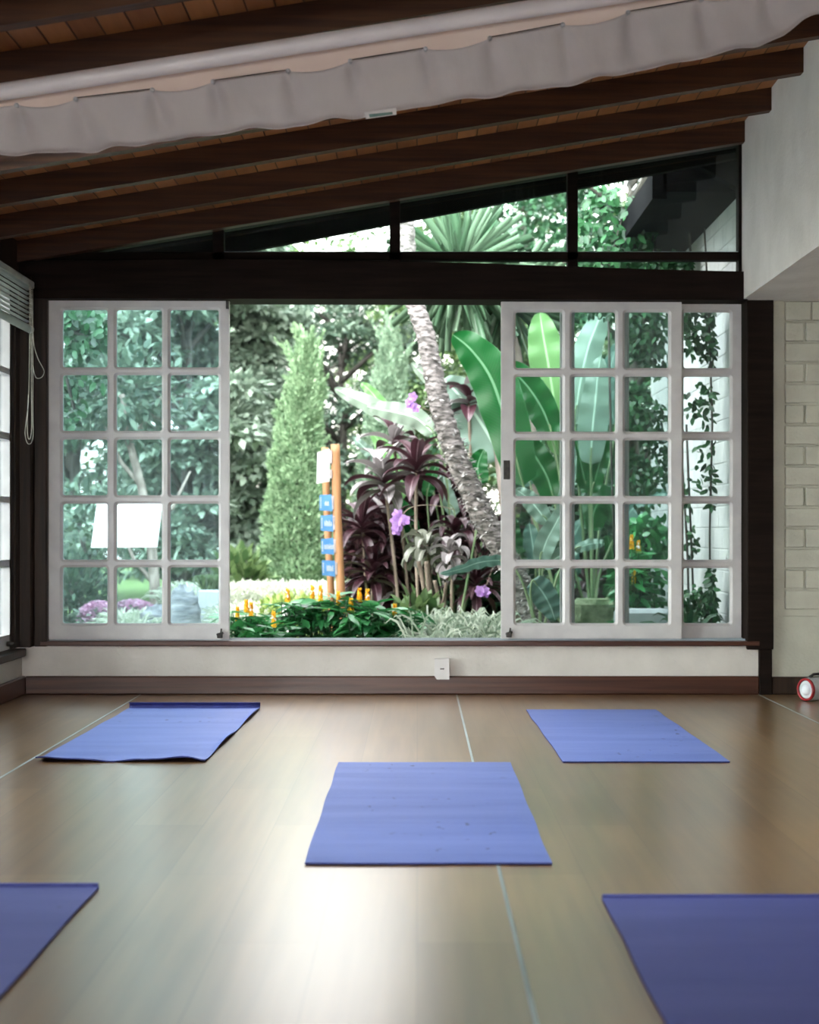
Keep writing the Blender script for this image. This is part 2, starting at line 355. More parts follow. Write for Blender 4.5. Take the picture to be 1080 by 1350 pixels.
def root_loc(p):
    l = Vector(p.location)
    while p.parent is not None:
        p = p.parent; break
    return ROOTS.get(p.name, Vector((0, 0, 0)))
ROOTS = {}

def thing(name, label, cat, loc, group=None):
    o = bpy.data.objects.new(name, None); COL.objects.link(o); o.location = loc; o.empty_display_size = .1
    ROOTS[o.name] = Vector(loc)
    o['label'] = label; o['category'] = cat
    if group: o['group'] = group
    return o

def tag(o, label, cat, group=None, kind=None):
    o['label'] = label; o['category'] = cat
    if group: o['group'] = group
    if kind: o['kind'] = kind
    return o

def struct(o, label=None, cat=None):
    o['kind'] = 'structure'
    if label: o['label'] = label; o['category'] = cat or 'structure'
    return o

def sroot(name, label, cat, loc=(0, 0, 0)):
    o = thing(name, label, cat, loc); o['kind'] = 'structure'; return o

# cloud of leaves: one mesh, each leaf an island
def template(kind):
    if kind == 'kite':      # base, left, tip, right with a fold
        v = np.array([(0, 0, 0), (-.5, .45, .10), (0, 1, 0), (.5, .45, .10)], float); f = [(0, 1, 2), (0, 2, 3)]
    elif kind == 'oval':
        v = [(0, 0, 0)]
        for t, w, z in ((.2, .36, .02), (.5, .5, .03), (.8, .3, -.02)):
            v += [(-w, t, z + .07), (0, t, z), (w, t, z + .07)]
        v += [(0, 1, -.08)]
        f = [(0, 2, 1), (0, 3, 2)]
        for r in (0, 1):
            a = 1 + 3 * r; f += [(a, a + 1, a + 4, a + 3), (a + 1, a + 2, a + 5, a + 4)]
        f += [(7, 8, 10), (8, 9, 10)]; v = np.array(v, float)
    elif kind == 'blade':   # long narrow arching blade
        v = []; n = 6
        for i in range(n):
            t = i / (n - 1); w = .5 * (1 - t ** 2.2) ** .8 + .01
            z = -.45 * t ** 2.2
            v += [(-w, t * (1 - .10 * t * t), z + .15 * w * .3), (0, t * (1 - .10 * t * t), z), (w, t * (1 - .10 * t * t), z + .15 * w * .3)]
        f = []
        for i in range(n - 1):
            a = 3 * i; f += [(a, a + 1, a + 4, a + 3), (a + 1, a + 2, a + 5, a + 4)]
        v = np.array(v, float)
    elif kind == 'stiff':   # straight sword
        v = []; n = 4
        for i in range(n):
            t = i / (n - 1); w = .5 * (1 - t ** 1.6) + .01
            v += [(-w, t, .2 * w), (0, t, -.08 * t * t), (w, t, .2 * w)]
        f = []
        for i in range(n - 1):
            a = 3 * i; f += [(a, a + 1, a + 4, a + 3), (a + 1, a + 2, a + 5, a + 4)]
        v = np.array(v, float)
    return v, f

def cloud(name, pos, dirs, L, W, kind, mat, parent=None, up=None, seed=0):
    r = np.random.default_rng(seed + len(pos))
    pos = np.asarray(pos, float); d = np.asarray(dirs, float); n = len(pos)
    d /= np.linalg.norm(d, axis=1)[:, None] + 1e-9
    u = np.tile(np.array((0, 0, 1.0)), (n, 1)) if up is None else np.asarray(up, float)
    u = u + r.normal(0, .35, (n, 3))
    x = np.cross(d, u); ln = np.linalg.norm(x, axis=1)[:, None]; x = np.where(ln < 1e-4, np.array((1.0, 0, 0)), x / (ln + 1e-9))
    z = np.cross(x, d)
    L = np.broadcast_to(np.asarray(L, float), n)[:, None, None]; W = np.broadcast_to(np.asarray(W, float), n)[:, None, None]
    tv, tf = template(kind); k = len(tv)
    V = pos[:, None, :] + x[:, None, :] * tv[None, :, 0:1] * W + d[:, None, :] * tv[None, :, 1:2] * L + z[:, None, :] * tv[None, :, 2:3] * L * (1 if kind in ('blade', 'stiff') else .5)
    if kind == 'blade':   # droop under gravity
        V = pos[:, None, :] + x[:, None, :] * tv[None, :, 0:1] * W + d[:, None, :] * tv[None, :, 1:2] * L
        V[:, :, 2] += (tv[None, :, 2] * L[:, :, 0])
    V = V.reshape(-1, 3)
    me = bpy.data.meshes.new(name)
    fl = np.concatenate([np.array(q) for q in tf]); ls = np.array([len(q) for q in tf])
    loops = (fl[None, :] + (np.arange(n) * k)[:, None]).ravel()
    tot = np.tile(ls, n); start = np.concatenate([[0], np.cumsum(tot)[:-1]])
    me.vertices.add(len(V)); me.vertices.foreach_set('co', V.ravel())
    me.loops.add(len(loops)); me.loops.foreach_set('vertex_index', loops.astype(np.int32))
    me.polygons.add(len(tot)); me.polygons.foreach_set('loop_start', start.astype(np.int32)); me.polygons.foreach_set('loop_total', tot.astype(np.int32))
    me.polygons.foreach_set('use_smooth', np.ones(len(tot), bool))
    me.update(calc_edges=True); me.validate()
    me.materials.append(M[mat])
    o = bpy.data.objects.new(name, me); COL.objects.link(o)
    if parent is not None: attach(o, parent)
    return o

def sph(n, r=None):
    r = r or rng
    v = r.normal(0, 1, (n, 3)); return v / np.linalg.norm(v, axis=1)[:, None]

# ------------------------------------------------------------------ CAMERA
cam = bpy.data.cameras.new('camera'); co = bpy.data.objects.new('camera', cam); COL.objects.link(co)
co.location = (0, 0, CH); co.rotation_euler = (math.pi / 2, 0, 0)
cam.sensor_fit = 'HORIZONTAL'; cam.sensor_width = 28.8; cam.lens = 28.8 * F / 1080
cam.shift_x = -(CX - 540) / 1080; cam.shift_y = (CY - 675) / 1080
cam.dof.use_dof = True; cam.dof.focus_distance = 6.6; cam.dof.aperture_fstop = 3.4
cam.clip_end = 300
scene.camera = co

# ------------------------------------------------------------------ ROOM
XL, XR, YB, YF = -2.0, 1.64, 8.2, -1.6          # left wall, header face, back wall inner face, rear
S = .165                                       # slope of the roof along x
def zr(x): return 2.502 + S * x                # underside of the rafters
RH = .105
def zc(x): return zr(x) + RH                   # ceiling boards

b = MB(); b.box(XL - .15, 3.6, YF, YB + .02, -.08, 0); o = struct(b.build('floor', 'floor_wood'))
# joint strips in the floor
for x, ya, nm in ((.2, .5, 'trim_1'), (-1.395, .5, 'trim_2'), (1.725, .5, 'trim_3')):
    b = MB(); b.box(x - .0042, x + .0042, ya, YB - .03, -.002, .0012, .0005); struct(b.build(nm, 'seam'))

# ceiling boards with a glazed strip over the canvas shade
SK = (-1.9, .1, 5.34, 6.27)
def slab(b, x0, x1, y0, y1, th=.05):
    b.add([(x0, y0, zc(x0)), (x1, y0, zc(x1)), (x1, y1, zc(x1)), (x0, y1, zc(x0)), (x0, y0, zc(x0) + th), (x1, y0, zc(x1) + th), (x1, y1, zc(x1) + th), (x0, y1, zc(x0) + th)],
          [(0, 3, 2, 1), (4, 5, 6, 7), (0, 1, 5, 4), (1, 2, 6, 5), (2, 3, 7, 6), (3, 0, 4, 7)])
SK2 = (-1.9, .1, 3.1, 4.15)  # second roof opening, unseen, added to light mats and canvas front
b = MB(); slab(b, XL - .3, 3.6, YF, SK2[2]); slab(b, XL - .3, 3.6, SK2[3], SK[2]); slab(b, XL - .3, SK2[0], SK2[2], SK2[3]); slab(b, SK2[1], 3.6, SK2[2], SK2[3]); slab(b, XL - .3, 3.6, SK[3], 8.86); slab(b, XL - .3, SK[0], SK[2], SK[3]); slab(b, SK[1], 3.6, SK[2], SK[3])
struct(b.build('ceiling', 'ceiling_boards'))

# rafters
RY = [8.10, 7.49, 6.87, 6.33, 5.80, 5.27, 4.73, 4.2, 3.66, 3.12, 2.58, 2.04, 1.5, .9, .3]
for i, y in enumerate(RY):
    xr = XR - .001
    b = MB(); t = .055
    b.add([(XL, y, zr(XL)), (xr, y, zr(xr)), (xr, y + t, zr(xr)), (XL, y + t, zr(XL)), (XL, y, zc(XL)), (xr, y, zc(xr)), (xr, y + t, zc(xr)), (XL, y + t, zc(XL))],
          [(0, 3, 2, 1), (4, 5, 6, 7), (0, 1, 5, 4), (1, 2, 6, 5), (2, 3, 7, 6), (3, 0, 4, 7)])
    struct(b.build('ceiling_beam', 'rafter_wood'))

# header wall on the right over the alcove
HZ = 1.99
b = MB(); b.prism([(XR, HZ), (3.6, HZ), (3.6, zc(3.6)), (XR, zc(XR))], 1, YF, YB + .1); struct(b.build('wall_right', 'white_plaster'))
b = MB(); b.box(3.5, 3.6, YF, YB + .1, 0, HZ); struct(b.build('wall_alcove', 'brick_paint'))

# back wall: low parapet, opening x from XA to XB
def xa(px, Y=YB): return (px - CX) * Y / F
def za(py, Y=YB): return CH - (py - CY) * Y / F
XA, XB = xa(62), xa(985)
b = MB(); b.box(XL - .15, xa(1001), YB, YB + .16, 0, za(852)); struct(b.build('wall_back', 'white_plaster'))
b = MB()
YA = YB + .0
b.box(xa(1016), 3.6, YA + .02, YA + .18, 0, HZ + .02)
b.box(xa(1018), xa(1033), YA, YA + .02, za(822), HZ)           # plaster margin
bh = .1045; top = HZ
row = 0; z = HZ - .0
while z - bh > za(808):
    z0, z1 = z - bh + .007, z - .003
    x = xa(1036); first = .105 if row % 2 == 1 else .215
    if row == 0: first = .14
    while x < 3.48:
        w = first if first else .222; first = None
        b.box(x, min(x + w - .010, 3.49), YA + .004, YA + .022, z0, z1, .004); x += w
    z -= bh; row += 1
b.box(xa(1016), 3.5, YA + .002, YA + .022, 0, za(812), .004)
struct(b.build('wall_alcove_back', 'brick_paint'))
# baseboards
b = MB(); b.box(XL + .02, xa(1000), YB - .025, YB, 0, za(891), .006); struct(b.build('baseboard_back', 'skirting_wood'))
b = MB(); b.box(XL, XL + .022, YF, YB - .001, 0, za(891), .006); struct(b.build('baseboard_left', 'skirting_wood'))
b = MB(); b.box(xa(1017), 3.5, YB - .02, YB + .002, 0, za(892), .004); struct(b.build('baseboard_alcove', 'dark_wood_post'))
# left wall
WZ0, WZ1, WY0, WY1 = .245, 2.03, 5.35, 7.97
b = MB(); b.box(XL - .15, XL, YF, YB + .16, 0, WZ0 - .02); b.box(XL - .15, XL, YF, WY0 - .001, WZ0 - .02, 2.03); struct(b.build('wall_left', 'white_plaster'))
b = MB()
b.prism([(XL - .15, WZ1), (XL, WZ1), (XL, zc(XL)), (XL - .15, zc(XL - .15))], 1, YF, YB + .16)
b.box(XL - .14, XL + .004, WY1, YB + .1, WZ0, 2.06); b.box(XL - .12, XL + .012, 8.02, 8.10, WZ0, 2.06, .003)
b.box(XL - .15, XL + .05, WY0, 8.09, WZ0 - .045, WZ0 - .004, .006)
struct(b.build('trim_4', 'dark_wood_post'))
# frame of the back opening: posts, beam, sill
b = MB(); b.box(XL, xa(46), YB - .09, YB + .12, za(852), 2.1, .004); b.box(xa(46), xa(63.5), YB - .03, YB + .14, za(852), 2.02, .006)
struct(b.build('trim_5', 'dark_wood_post'))
b = MB()
b.box(xa(984), xa(1018.5), YB - .03, YB + .16, za(856), 2.02, .004); b.box(xa(1000), xa(1016.5), YB - .03, YB + .02, 0, za(856), .003)
b.box(xa(984), xa(1018), YB - .028, YB + .16, 2.0, 2.75)
struct(b.build('trim_6', 'dark_wood'))
# bowed log lintel
b = MB()
topc = [(-10, 344), (300, 342), (450, 343), (600, 346), (750, 351), (860, 355), (986, 358)]
poly = [(xa(-10, 8.13), za(393, 8.13)), (xa(986, 8.13), za(395.5, 8.13))] + [(xa(p, 8.13), za(q, 8.13)) for p, q in reversed(topc)]
b.prism(poly, 1, 8.13, YB + .14); struct(b.build('trim_7', 'dark_wood'))
# sill and track
b = MB(); b.box(XL + .1, xa(1000), YB - .035, YB + .17, za(851.5, 8.165), za(845.5, 8.165), .003); struct(b.build('trim_8', 'skirting_wood'))
trk = MB()
for yy in (YB + .03, YB + .10): trk.box(XA, XB, yy - .004, yy + .004, za(846), za(842.5), .001)
trk.box(XA, XB, YB - .02, YB + .15, za(846.5), za(845)); trk.build('trim_9', 'metal_track')['kind'] = 'structure'

# clerestory window over the lintel
cl = sroot('window_1', 'sloping clerestory of four panes between lintel and rafters', 'window', (0, YB, 2.2))
b = MB()
yg0, yg1 = YB - .02, YB + .05
zb = za(333); zb2 = za(343.5)
b.box(xa(20), xa(986), yg0, yg1, zb2, zb, .003)
def bar(px0, px1, z0=None):
    x0, x1 = xa(px0), xa(px1)
    b.prism([(x0, z0 or zb2), (x1, z0 or zb2), (x1, zr(x1) + .02), (x0, zr(x0) + .02)], 1, yg0, yg1)
bar(281, 295.5); bar(514, 527.5, za(353)); bar(748, 761.5, za(352)); bar(973, 986, za(358))
x0, x1 = xa(110), xa(986)
b.prism([(x0, zr(x0) + .008), (x1, zr(x1) + .008), (x1, zr(x1) + .1), (x0, zr(x0) + .1)], 1, YB - .03, YB + .06)
b.build('window_frame', 'dark_wood', cl)
for pa, pb in ((120, 281), (295, 514), (527, 748), (761, 973)):
    b = MB(); x0, x1 = xa(pa), xa(pb); b.prism([(x0, min(zb, zr(x0) + .008)), (x1, zb), (x1, zr(x1) + .02), (x0, zr(x0) + .02)], 1, YB + .012, YB + .016)
    b.build('glass', 'glass_high', cl)
b = MB()
for pa, pb in ((295, 514), (527, 748), (761, 973)):   # thin putty line on the panes
    x0, x1 = xa(pa), xa(pb); b.box(x0, x1, YB - .004, YB + .012, zb, zb + .005); 
b.build('putty', 'metal_track', cl)

# ------------------------------------------------------------------ sliding leaves
def rrect(x0, x1, z0, z1, r, n=4):
    pts = []
    for cx_, cz_, a0 in ((x1 - r, z1 - r, 0), (x0 + r, z1 - r, 90), (x0 + r, z0 + r, 180), (x1 - r, z0 + r, 270)):
        for k in range(n + 1):
            a = math.radians(a0 + 90 * k / n); pts.append((cx_ + r * math.cos(a), cz_ + r * math.sin(a)))
    return pts
def outer_loop(x0, x1, z0, z1, hole, n=4):
    pts = []; cs = [(x1, z1), (x0, z1), (x0, z0), (x1, z0)]
    for q in range(4):
        for k in range(n + 1):
            h = hole[q * (n + 1) + k]; m = n // 2
            if k == m: pts.append(cs[q])
            elif (k < m) == (q % 2 == 0): pts.append((cs[q][0], h[1]))
            else: pts.append((h[0], cs[q][1]))
    return pts
def grid_frame(b, xs, zs, holes_x, holes_z, y0, y1, flip=False, plane='xz', r=.012, ch=.012):
    """xs, zs cell bounds; holes_* bounds of each pane"""
    def pt(x, y, z): return (x, y, z) if plane == 'xz' else (y, x, z)
    for i in range(len(xs) - 1):
        for j in range(len(zs) - 1):
            hx0, hx1 = holes_x[i]; hz0, hz1 = holes_z[j]
            h2 = rrect(hx0, hx1, hz0, hz1, r); h1 = rrect(hx0 - ch, hx1 + ch, hz0 - ch, hz1 + ch, r + ch * .8)
            out = outer_loop(xs[i], xs[i + 1], zs[j], zs[j + 1], h1)
            loops = [(out, y0), (h1, y0), (h1, y0 + .004), (h2, y0 + .014), (h2, y1), (out, y1)]
            n = len(out); vs = []
            for lp, y in loops: vs += [pt(p[0], y, p[1]) for p in lp]
            fs = []
            for a in range(len(loops) - 1):
                for k in range(n): fs.append((a * n + k, a * n + (k + 1) % n, (a + 1) * n + (k + 1) % n, (a + 1) * n + k))
            # outer side
            b.add(vs, fs)
    X0, X1, Z0, Z1 = xs[0], xs[-1], zs[0], zs[-1]
    for (xa_, xb_, za_, zb_) in ((X0, X0, Z0, Z1), (X1, X1, Z0, Z1)):
        b.add([pt(xa_, y0, za_), pt(xa_, y1, za_), pt(xa_, y1, zb_), pt(xa_, y0, zb_)], [(0, 1, 2, 3)])
    for zz in (Z0, Z1):
        b.add([pt(X0, y0, zz), pt(X1, y0, zz), pt(X1, y1, zz), pt(X0, y1, zz)], [(0, 1, 2, 3)])

def leaf_door(name, label, pxs, Y, cols, rows, ptop, pbot, glass):
    t = sroot(name, label, 'door', (xa(sum(pxs) / 2, Y), Y, za(pbot, Y)))
    X = lambda p: xa(p, Y); Z = lambda p: za(p, Y)
    hx = [(X(a), X(c)) for a, c in cols]; hz = [(Z(c), Z(a)) for a, c in reversed(rows)]
    xs = [X(pxs[0])] + [(hx[i][1] + hx[i + 1][0]) / 2 for i in range(len(hx) - 1)] + [X(pxs[1])]
    zs = [Z(pbot)] + [(hz[i][1] + hz[i + 1][0]) / 2 for i in range(len(hz) - 1)] + [Z(ptop)]
    b = MB(); grid_frame(b, xs, zs, hx, hz, Y, Y + .036); b.build('door_frame', 'white_paint', t)
    b = MB()
    for h in hx:
        for v in hz: b.box(h[0] - .004, h[1] + .004, Y + .018, Y + .021, v[0] - .004, v[1] + .004)
    b.build('glass', glass, t)
    return t
rows = [(411, 485), (496, 569), (580, 654), (664, 738), (749, 822)]
YD1, YD2 = YB + .012, YB + .082
d1 = leaf_door('door_1', 'white fifteen-pane sliding door at the left, dusty glass', (63, 302), YD1, [(82, 141), (153, 213), (224, 288)], [(408, 484), (494, 568), (579, 653), (664, 738), (748, 822)], 392.5, 843, 'glass_door')
d2 = leaf_door('door_2', 'white fifteen-pane sliding door at the right with black lock plate', (661, 899), YD1, [(680, 742), (754, 812), (824, 882)], rows, 395, 842, 'glass_right')
d3 = leaf_door('door_3', 'white sliding door half hidden behind the one with the lock plate', (739, 977.5), YD2, [(758, 818), (830, 890), (902, 963)], rows, 397, 841, 'glass_right')
b = MB(); b.box(xa(664, YD1), xa(672.5, YD1), YD1 - .003, YD1 + .002, za(632, YD1), za(607, YD1), .0015); b.build('lock_plate', 'black_metal', d2)
def bolt(px, py, t):
    b = MB(); c = at(px, py, YD1 - .008)
    b.box(c.x - .014, c.x + .014, c.y - .01, c.y + .008, c.z - .02, c.z + .006, .003)
    b.tube([(c.x - .016, c.y - .004, c.z - .004), (c.x + .018, c.y - .006, c.z + .008)], .006, 8)
    b.tube([(c.x + .004, c.y, c.z), (c.x + .008, c.y - .004, c.z + .028)], .004, 8)
    b.build('floor_bolt', 'black_metal', t)
bolt(290, 836, d1); bolt(671, 835, d2)
b = MB(); b.box(xa(297.5), xa(301.5), YD1 - .006, YD1 - .0, za(407), za(393), .002); b.build('top_catch', 'black_metal', d1)
# thin sealing edge of the left leaf and right leaf toward the opening
# window in the left wall: sashes
wl = sroot('window_2', 'white sash window in the left wall beneath the raised blind', 'window', (XL, 5, WZ0))
b = MB(); gb = MB()
n = 2; wy = (WY1 - WY0) / n
for k in range(n):
    y0 = WY0 + k * wy + .002; y1 = y0 + wy - .004
    ncol = 3; cw = (y1 - y0 - .10 - 2 * .03) / 3
    hx = [(y0 + .05 + i * (cw + .03), y0 + .05 + i * (cw + .03) + cw) for i in range(ncol)]
    Zs = [za(p, 7.9) for p in (836, 748, 738, 663, 655, 580, 571, 494, 486, 400)]
    hz = [(WZ0 + .075, Zs[1]), (Zs[2], Zs[3]), (Zs[4], Zs[5]), (Zs[6], Zs[7]), (Zs[8], WZ1 - .06)]
    xs = [y0] + [(hx[i][1] + hx[i + 1][0]) / 2 for i in range(ncol - 1)] + [y1]
    zs = [WZ0] + [(hz[i][1] + hz[i + 1][0]) / 2 for i in range(4)] + [WZ1]
    grid_frame(b, xs, zs, hx, hz, XL - .005, XL - .045, plane='yz', ch=.008)
    for h in hx:
        for v in hz: gb.box(XL - .03, XL - .026, h[0] - .003, h[1] + .003, v[0] - .003, v[1] + .003)
b.build('window_frame', 'white_paint', wl); gb.build('glass', 'glass_left', wl)
b = MB(); b.lathe([(0, 0), (.012, 0), (.014, .02), (.008, .035), (0, .036)], (XL + .0, 7.90, WZ0 + .03), 'x', 12); b.build('latch', 'black_metal', wl)

# rear wall with wide glazed opening (behind the viewer): daylight enters here
b = MB(); b.box(XL - .15, 3.6, YF - .1, YF, 0, .25); b.box(XL - .15, XL + .25, YF - .1, YF, .25, 2.1); b.box(-.3, 3.6, YF - .1, YF, .25, 2.1)
b.prism([(XL - .15, 2.1), (3.6, 2.1), (3.6, zc(3.6)), (XL - .15, zc(XL - .15))], 1, YF - .1, YF)
struct(b.build('wall_rear', 'white_plaster'))

# ------------------------------------------------------------------ EAVE outside
b = MB()
for y in (8.70,):
    x0, x1 = -3.2, 1.72
    zz = lambda x: 2.502 + .19 * x
    b.add([(x0, y, zz(x0)), (x1, y, zz(x1)), (x1, y + .05, zz(x1)), (x0, y + .05, zz(x0)), (x0, y, zz(x0) + .16), (x1, y, zz(x1) + .16), (x1, y + .05, zz(x1) + .16), (x0, y + .05, zz(x0) + .16)],
          [(0, 3, 2, 1), (4, 5, 6, 7), (0, 1, 5, 4), (1, 2, 6, 5), (2, 3, 7, 6), (3, 0, 4, 7)])
struct(b.build('roof_eave_beam', 'roofing'))
b = MB(); b.prism([(-3.2, zc(-3.2) + .05), (3.6, zc(3.6) + .05), (3.6, zc(3.6) + .09), (-3.2, zc(-3.2) + .09)], 1, SK[3] + .02, 8.9); struct(b.build('roof', 'roofing'))
b = MB(); b.prism([(SK[0] - .03, zc(SK[0]) + .055), (SK[1] + .03, zc(SK[1]) + .055), (SK[1] + .03, zc(SK[1]) + .06), (SK[0] - .03, zc(SK[0]) + .06)], 1, SK[2] - .03, SK[3] + .03); struct(b.build('window_3', 'glass_high'))
b = MB(); b.prism([(SK2[0] - .03, zc(SK2[0]) + .055), (SK2[1] + .03, zc(SK2[1]) + .055), (SK2[1] + .03, zc(SK2[1]) + .06), (SK2[0] - .03, zc(SK2[0]) + .06)], 1, SK2[2] - .03, SK2[3] + .03); struct(b.build('window_4', 'glass_high'))  # pane over the added roof opening
b = MB(); b.box(-3.9, -3.6, 8.7, 14.0, -.1, 4.6); struct(b.build('wall_side', 'outer_brick'))  # unseen wall, added to keep the bright left sky off the planting

# ------------------------------------------------------------------ CANVAS SHADE on its tube
TY = 5.1
sh = thing('canvas_shade', 'off-white canvas shade hanging in folds from a white tube under the rafters', 'shade', (0, TY, 2.4))
zt = lambda x: 2.404 + .157 * x
b = MB(); xs = np.linspace(XL + .02, XR - .02, 30); b.tube([(x, TY - .03, zt(x)) for x in xs], .027, 16)
b.build('tube', 'tube_white', sh, True)
pins = [(-80, 152), (22, 137), (100, 129), (201, 117), (281, 106), (380, 92), (462, 79), (561, 63), (646, 49), (742, 31), (828, 15), (925, -2), (1010, -16), (1110, -34)]
hem = [(-120, 214), (0, 205), (60, 206), (130, 201), (185, 194), (200, 191), (290, 179), (350, 172), (400, 168), (440, 161), (480, 156), (560, 143), (620, 133), (700, 123), (760, 112), (840, 97), (900, 84), (960, 72), (1000, 62), (1030, 50), (1055, 32), (1075, 24), (1120, 10)]
def lerp(tab, x):
    return float(np.interp(x, [t[0] for t in tab], [t[1] for t in tab]))
nx, nz = 420, 26
b = MB(); vs = []; r2 = np.random.default_rng(3)
ph = r2.uniform(0, 6.28, 8)
for i in range(nx + 1):
    px = -110 + (1110 + 100) * i / nx
    yt = lerp(pins, px); yb_ = lerp(hem, px) + 1.2 * math.sin(px * .05 + 1) + .8 * math.sin(px * .11)
    k = max(j for j in range(len(pins)) if pins[j][0] <= px + 1e-6) if px >= pins[0][0] else 0
    if k < len(pins) - 1:
        a0, a1 = pins[k][0], pins[k + 1][0]; u = (px - a0) / (a1 - a0)
        if k % 2 == 1: yt += 7 * math.sin(math.pi * max(0, min(1, u))) ** .8      # slack between pinned pairs
    dmin = min(abs(px - p[0]) for p in pins)
    for j in range(nz + 1):
        v = j / nz
        y = 0
        for p in pins:
            cxp = p[0] + 16 * v
            wdt = 7 + 12 * v
            g = math.exp(-((px - cxp) / wdt) ** 2); y += .034 * g * math.sin(math.pi * min(1, v * 1.05) ** .7)
            g2 = math.exp(-((px - cxp - 24 - 8 * v) / (10 + 10 * v)) ** 2); y -= .012 * g2 * v
        y += .006 * math.sin(px * .05 + ph[0] + 3 * v) * v + .004 * math.sin(px * .13 + ph[1] - 4 * v) * v * v 
        curl = max(0, v - .86) / .14
        Yp = TY + .01 + y - .028 * curl ** 2 + .01 * math.sin(px * .07) * curl
        pyy = yt + (yb_ - yt) * v
        X = (px - CX) * TY / F
        vs.append((X, Yp, CH - (pyy - CY) * TY / F))
fs = [(i * (nz + 1) + j, (i + 1) * (nz + 1) + j, (i + 1) * (nz + 1) + j + 1, i * (nz + 1) + j + 1) for i in range(nx) for j in range(nz)]
vs = [(min(max(v[0], XL + .015), XR - .015), v[1], v[2]) for v in vs]
b.add(vs, fs); fab = b.build('canvas', 'canvas', sh, True)
md = fab.modifiers.new('solid', 'SOLIDIFY'); md.thickness = .0015
b = MB(); vs = []
for i in range(121):
    px = -110 + 1180 * i / 120; X = (px - CX) * TY / F
    X = min(max(X, XL + .015), XR - .015)
    for q, yy in ((0, TY + .012), (.5, TY + .028), (1, TY + .05)):
        vs.append((X, yy, (zt(X) - .005) * (1 - q) + (CH - (lerp(pins, px) + 22 - CY) * TY / F) * q))
b.add(vs, [(i * 3 + j, (i + 1) * 3 + j, (i + 1) * 3 + j + 1, i * 3 + j + 1) for i in range(120) for j in range(2)]); b.build('lining', 'lining', sh, True)
for k, p in enumerate(pins):
    if not -30 < p[0] < 1060: continue
    c = at(p[0], p[1] + 2, TY - .004)
    b = MB(); b.lathe([(0, -.010), (.005, -.009), (.0075, -.005), (.0075, 0), (.003, .003), (.003, .02)], tuple(c), 'y', 12); b.build('eyelet_pin', 'silver', sh, True)
b = MB()
for k in range(0, len(pins) - 1, 2):
    a, c = pins[k], pins[k + 1]
    if k == 0: continue
    b = MB(); b.tube([at(a[0], a[1], TY - .008), at(c[0], c[1], TY - .008)], .0018, 6); b.build('wire', 'black_metal', sh)
for k in range(2, len(pins) - 1, 2):
    pass
b = MB(); p0, p1 = at(482, 146, TY - .025), at(523, 140, TY - .025)
def tagquad(b, q, y, th=.002):
    v = [at(px, py, y) for px, py in q] + [at(px, py, y + th) for px, py in q]
    b.add(v, [(0, 1, 2, 3), (7, 6, 5, 4), (0, 4, 5, 1), (1, 5, 6, 2), (2, 6, 7, 3), (3, 7, 4, 0)])
tagquad(b, [(480, 148), (523, 142), (523, 151), (482.5, 157)], TY - .05); lt = b.build('care_label', 'plate_white', sh)
b = MB(); tagquad(b, [(486.5, 150.5), (517.5, 147.5), (518, 150.8), (487.5, 155)], TY - .052, .001); b.build('printed_strip', 'green_label', lt)

# ------------------------------------------------------------------ BLIND
BX = -1.90
bl = thing('venetian_blind', 'raised slatted blind at the corner above the left window', 'blind', (BX, 7.2, 2.05))
BY0, BY1 = 5.4, 7.98
b = MB(); b.box(BX - .03, BX + .015, BY0, BY1, 2.018, 2.052, .004); b.build('head_rail', 'blind_slat', bl)
b = MB(); b.tube([(BX, BY0, 1.815), (BX, BY1 - .02, 1.815)], .019, 14); b.build('bottom_rail', 'blind_slat', bl, True)
for k in range(8):
    z = 1.85 + k * .0225
    b = MB(); 
    vs = [];
    for y in (BY0, BY1 - .03):
        for u, h in ((-.014, -.003), (-.007, .001), (0, .002), (.007, .001), (.014, -.002)):
            vs.append((BX + u, y, z + h - u * .1))
    b.add(vs, [(i, i + 1, 6 + i, 5 + i) for i in range(4)]); s_ = b.build('slat', 'blind_slat', bl, True)
    md = s_.modifiers.new('s', 'SOLIDIFY'); md.thickness = .001
for yy in (7.83, 7.2, 6.6):
    b = MB(); b.tube([(BX - .026, yy, 1.81), (BX - .026, yy, 2.03)], .0012, 5); b.tube([(BX + .026, yy, 1.81), (BX + .026, yy, 2.03)], .0012, 5); b.build('ladder_cord', 'cord', bl)
CXB, CYB = BX + .02, 7.94
def cord(pts, nm='pull_cord'):
    pts = [at(a, c, 7.9) for a, c in pts]
    # smooth
    P = [Vector(p) for p in pts]; out = []
    for i in range(len(P) - 1):
        p0, p1, p2, p3 = P[max(i - 1, 0)], P[i], P[i + 1], P[min(i + 2, len(P) - 1)]
        for k in range(6):
            t = k / 6; out.append(.5 * ((2 * p1) + (p2 - p0) * t + (2 * p0 - 5 * p1 + 4 * p2 - p3) * t * t + (-p0 + 3 * p1 - 3 * p2 + p3) * t ** 3))
    out.append(P[-1]); b = MB(); b.tube(out, .0016, 6); b.build(nm, 'cord', bl, True)
cord([(39, 375), (39, 445), (38, 520), (36, 545), (34, 560), (33, 572), (36, 584), (41, 584), (44, 572), (43.5, 545), (43, 450), (41, 378)])
cord([(40, 376), (41, 445), (41.5, 520), (42, 560), (40, 577), (37, 577), (36, 560), (37.5, 520)])
cord([(43, 378), (44, 445), (49, 470), (57, 486), (58, 492), (54, 498), (47, 497), (43.5, 480), (43, 450)])

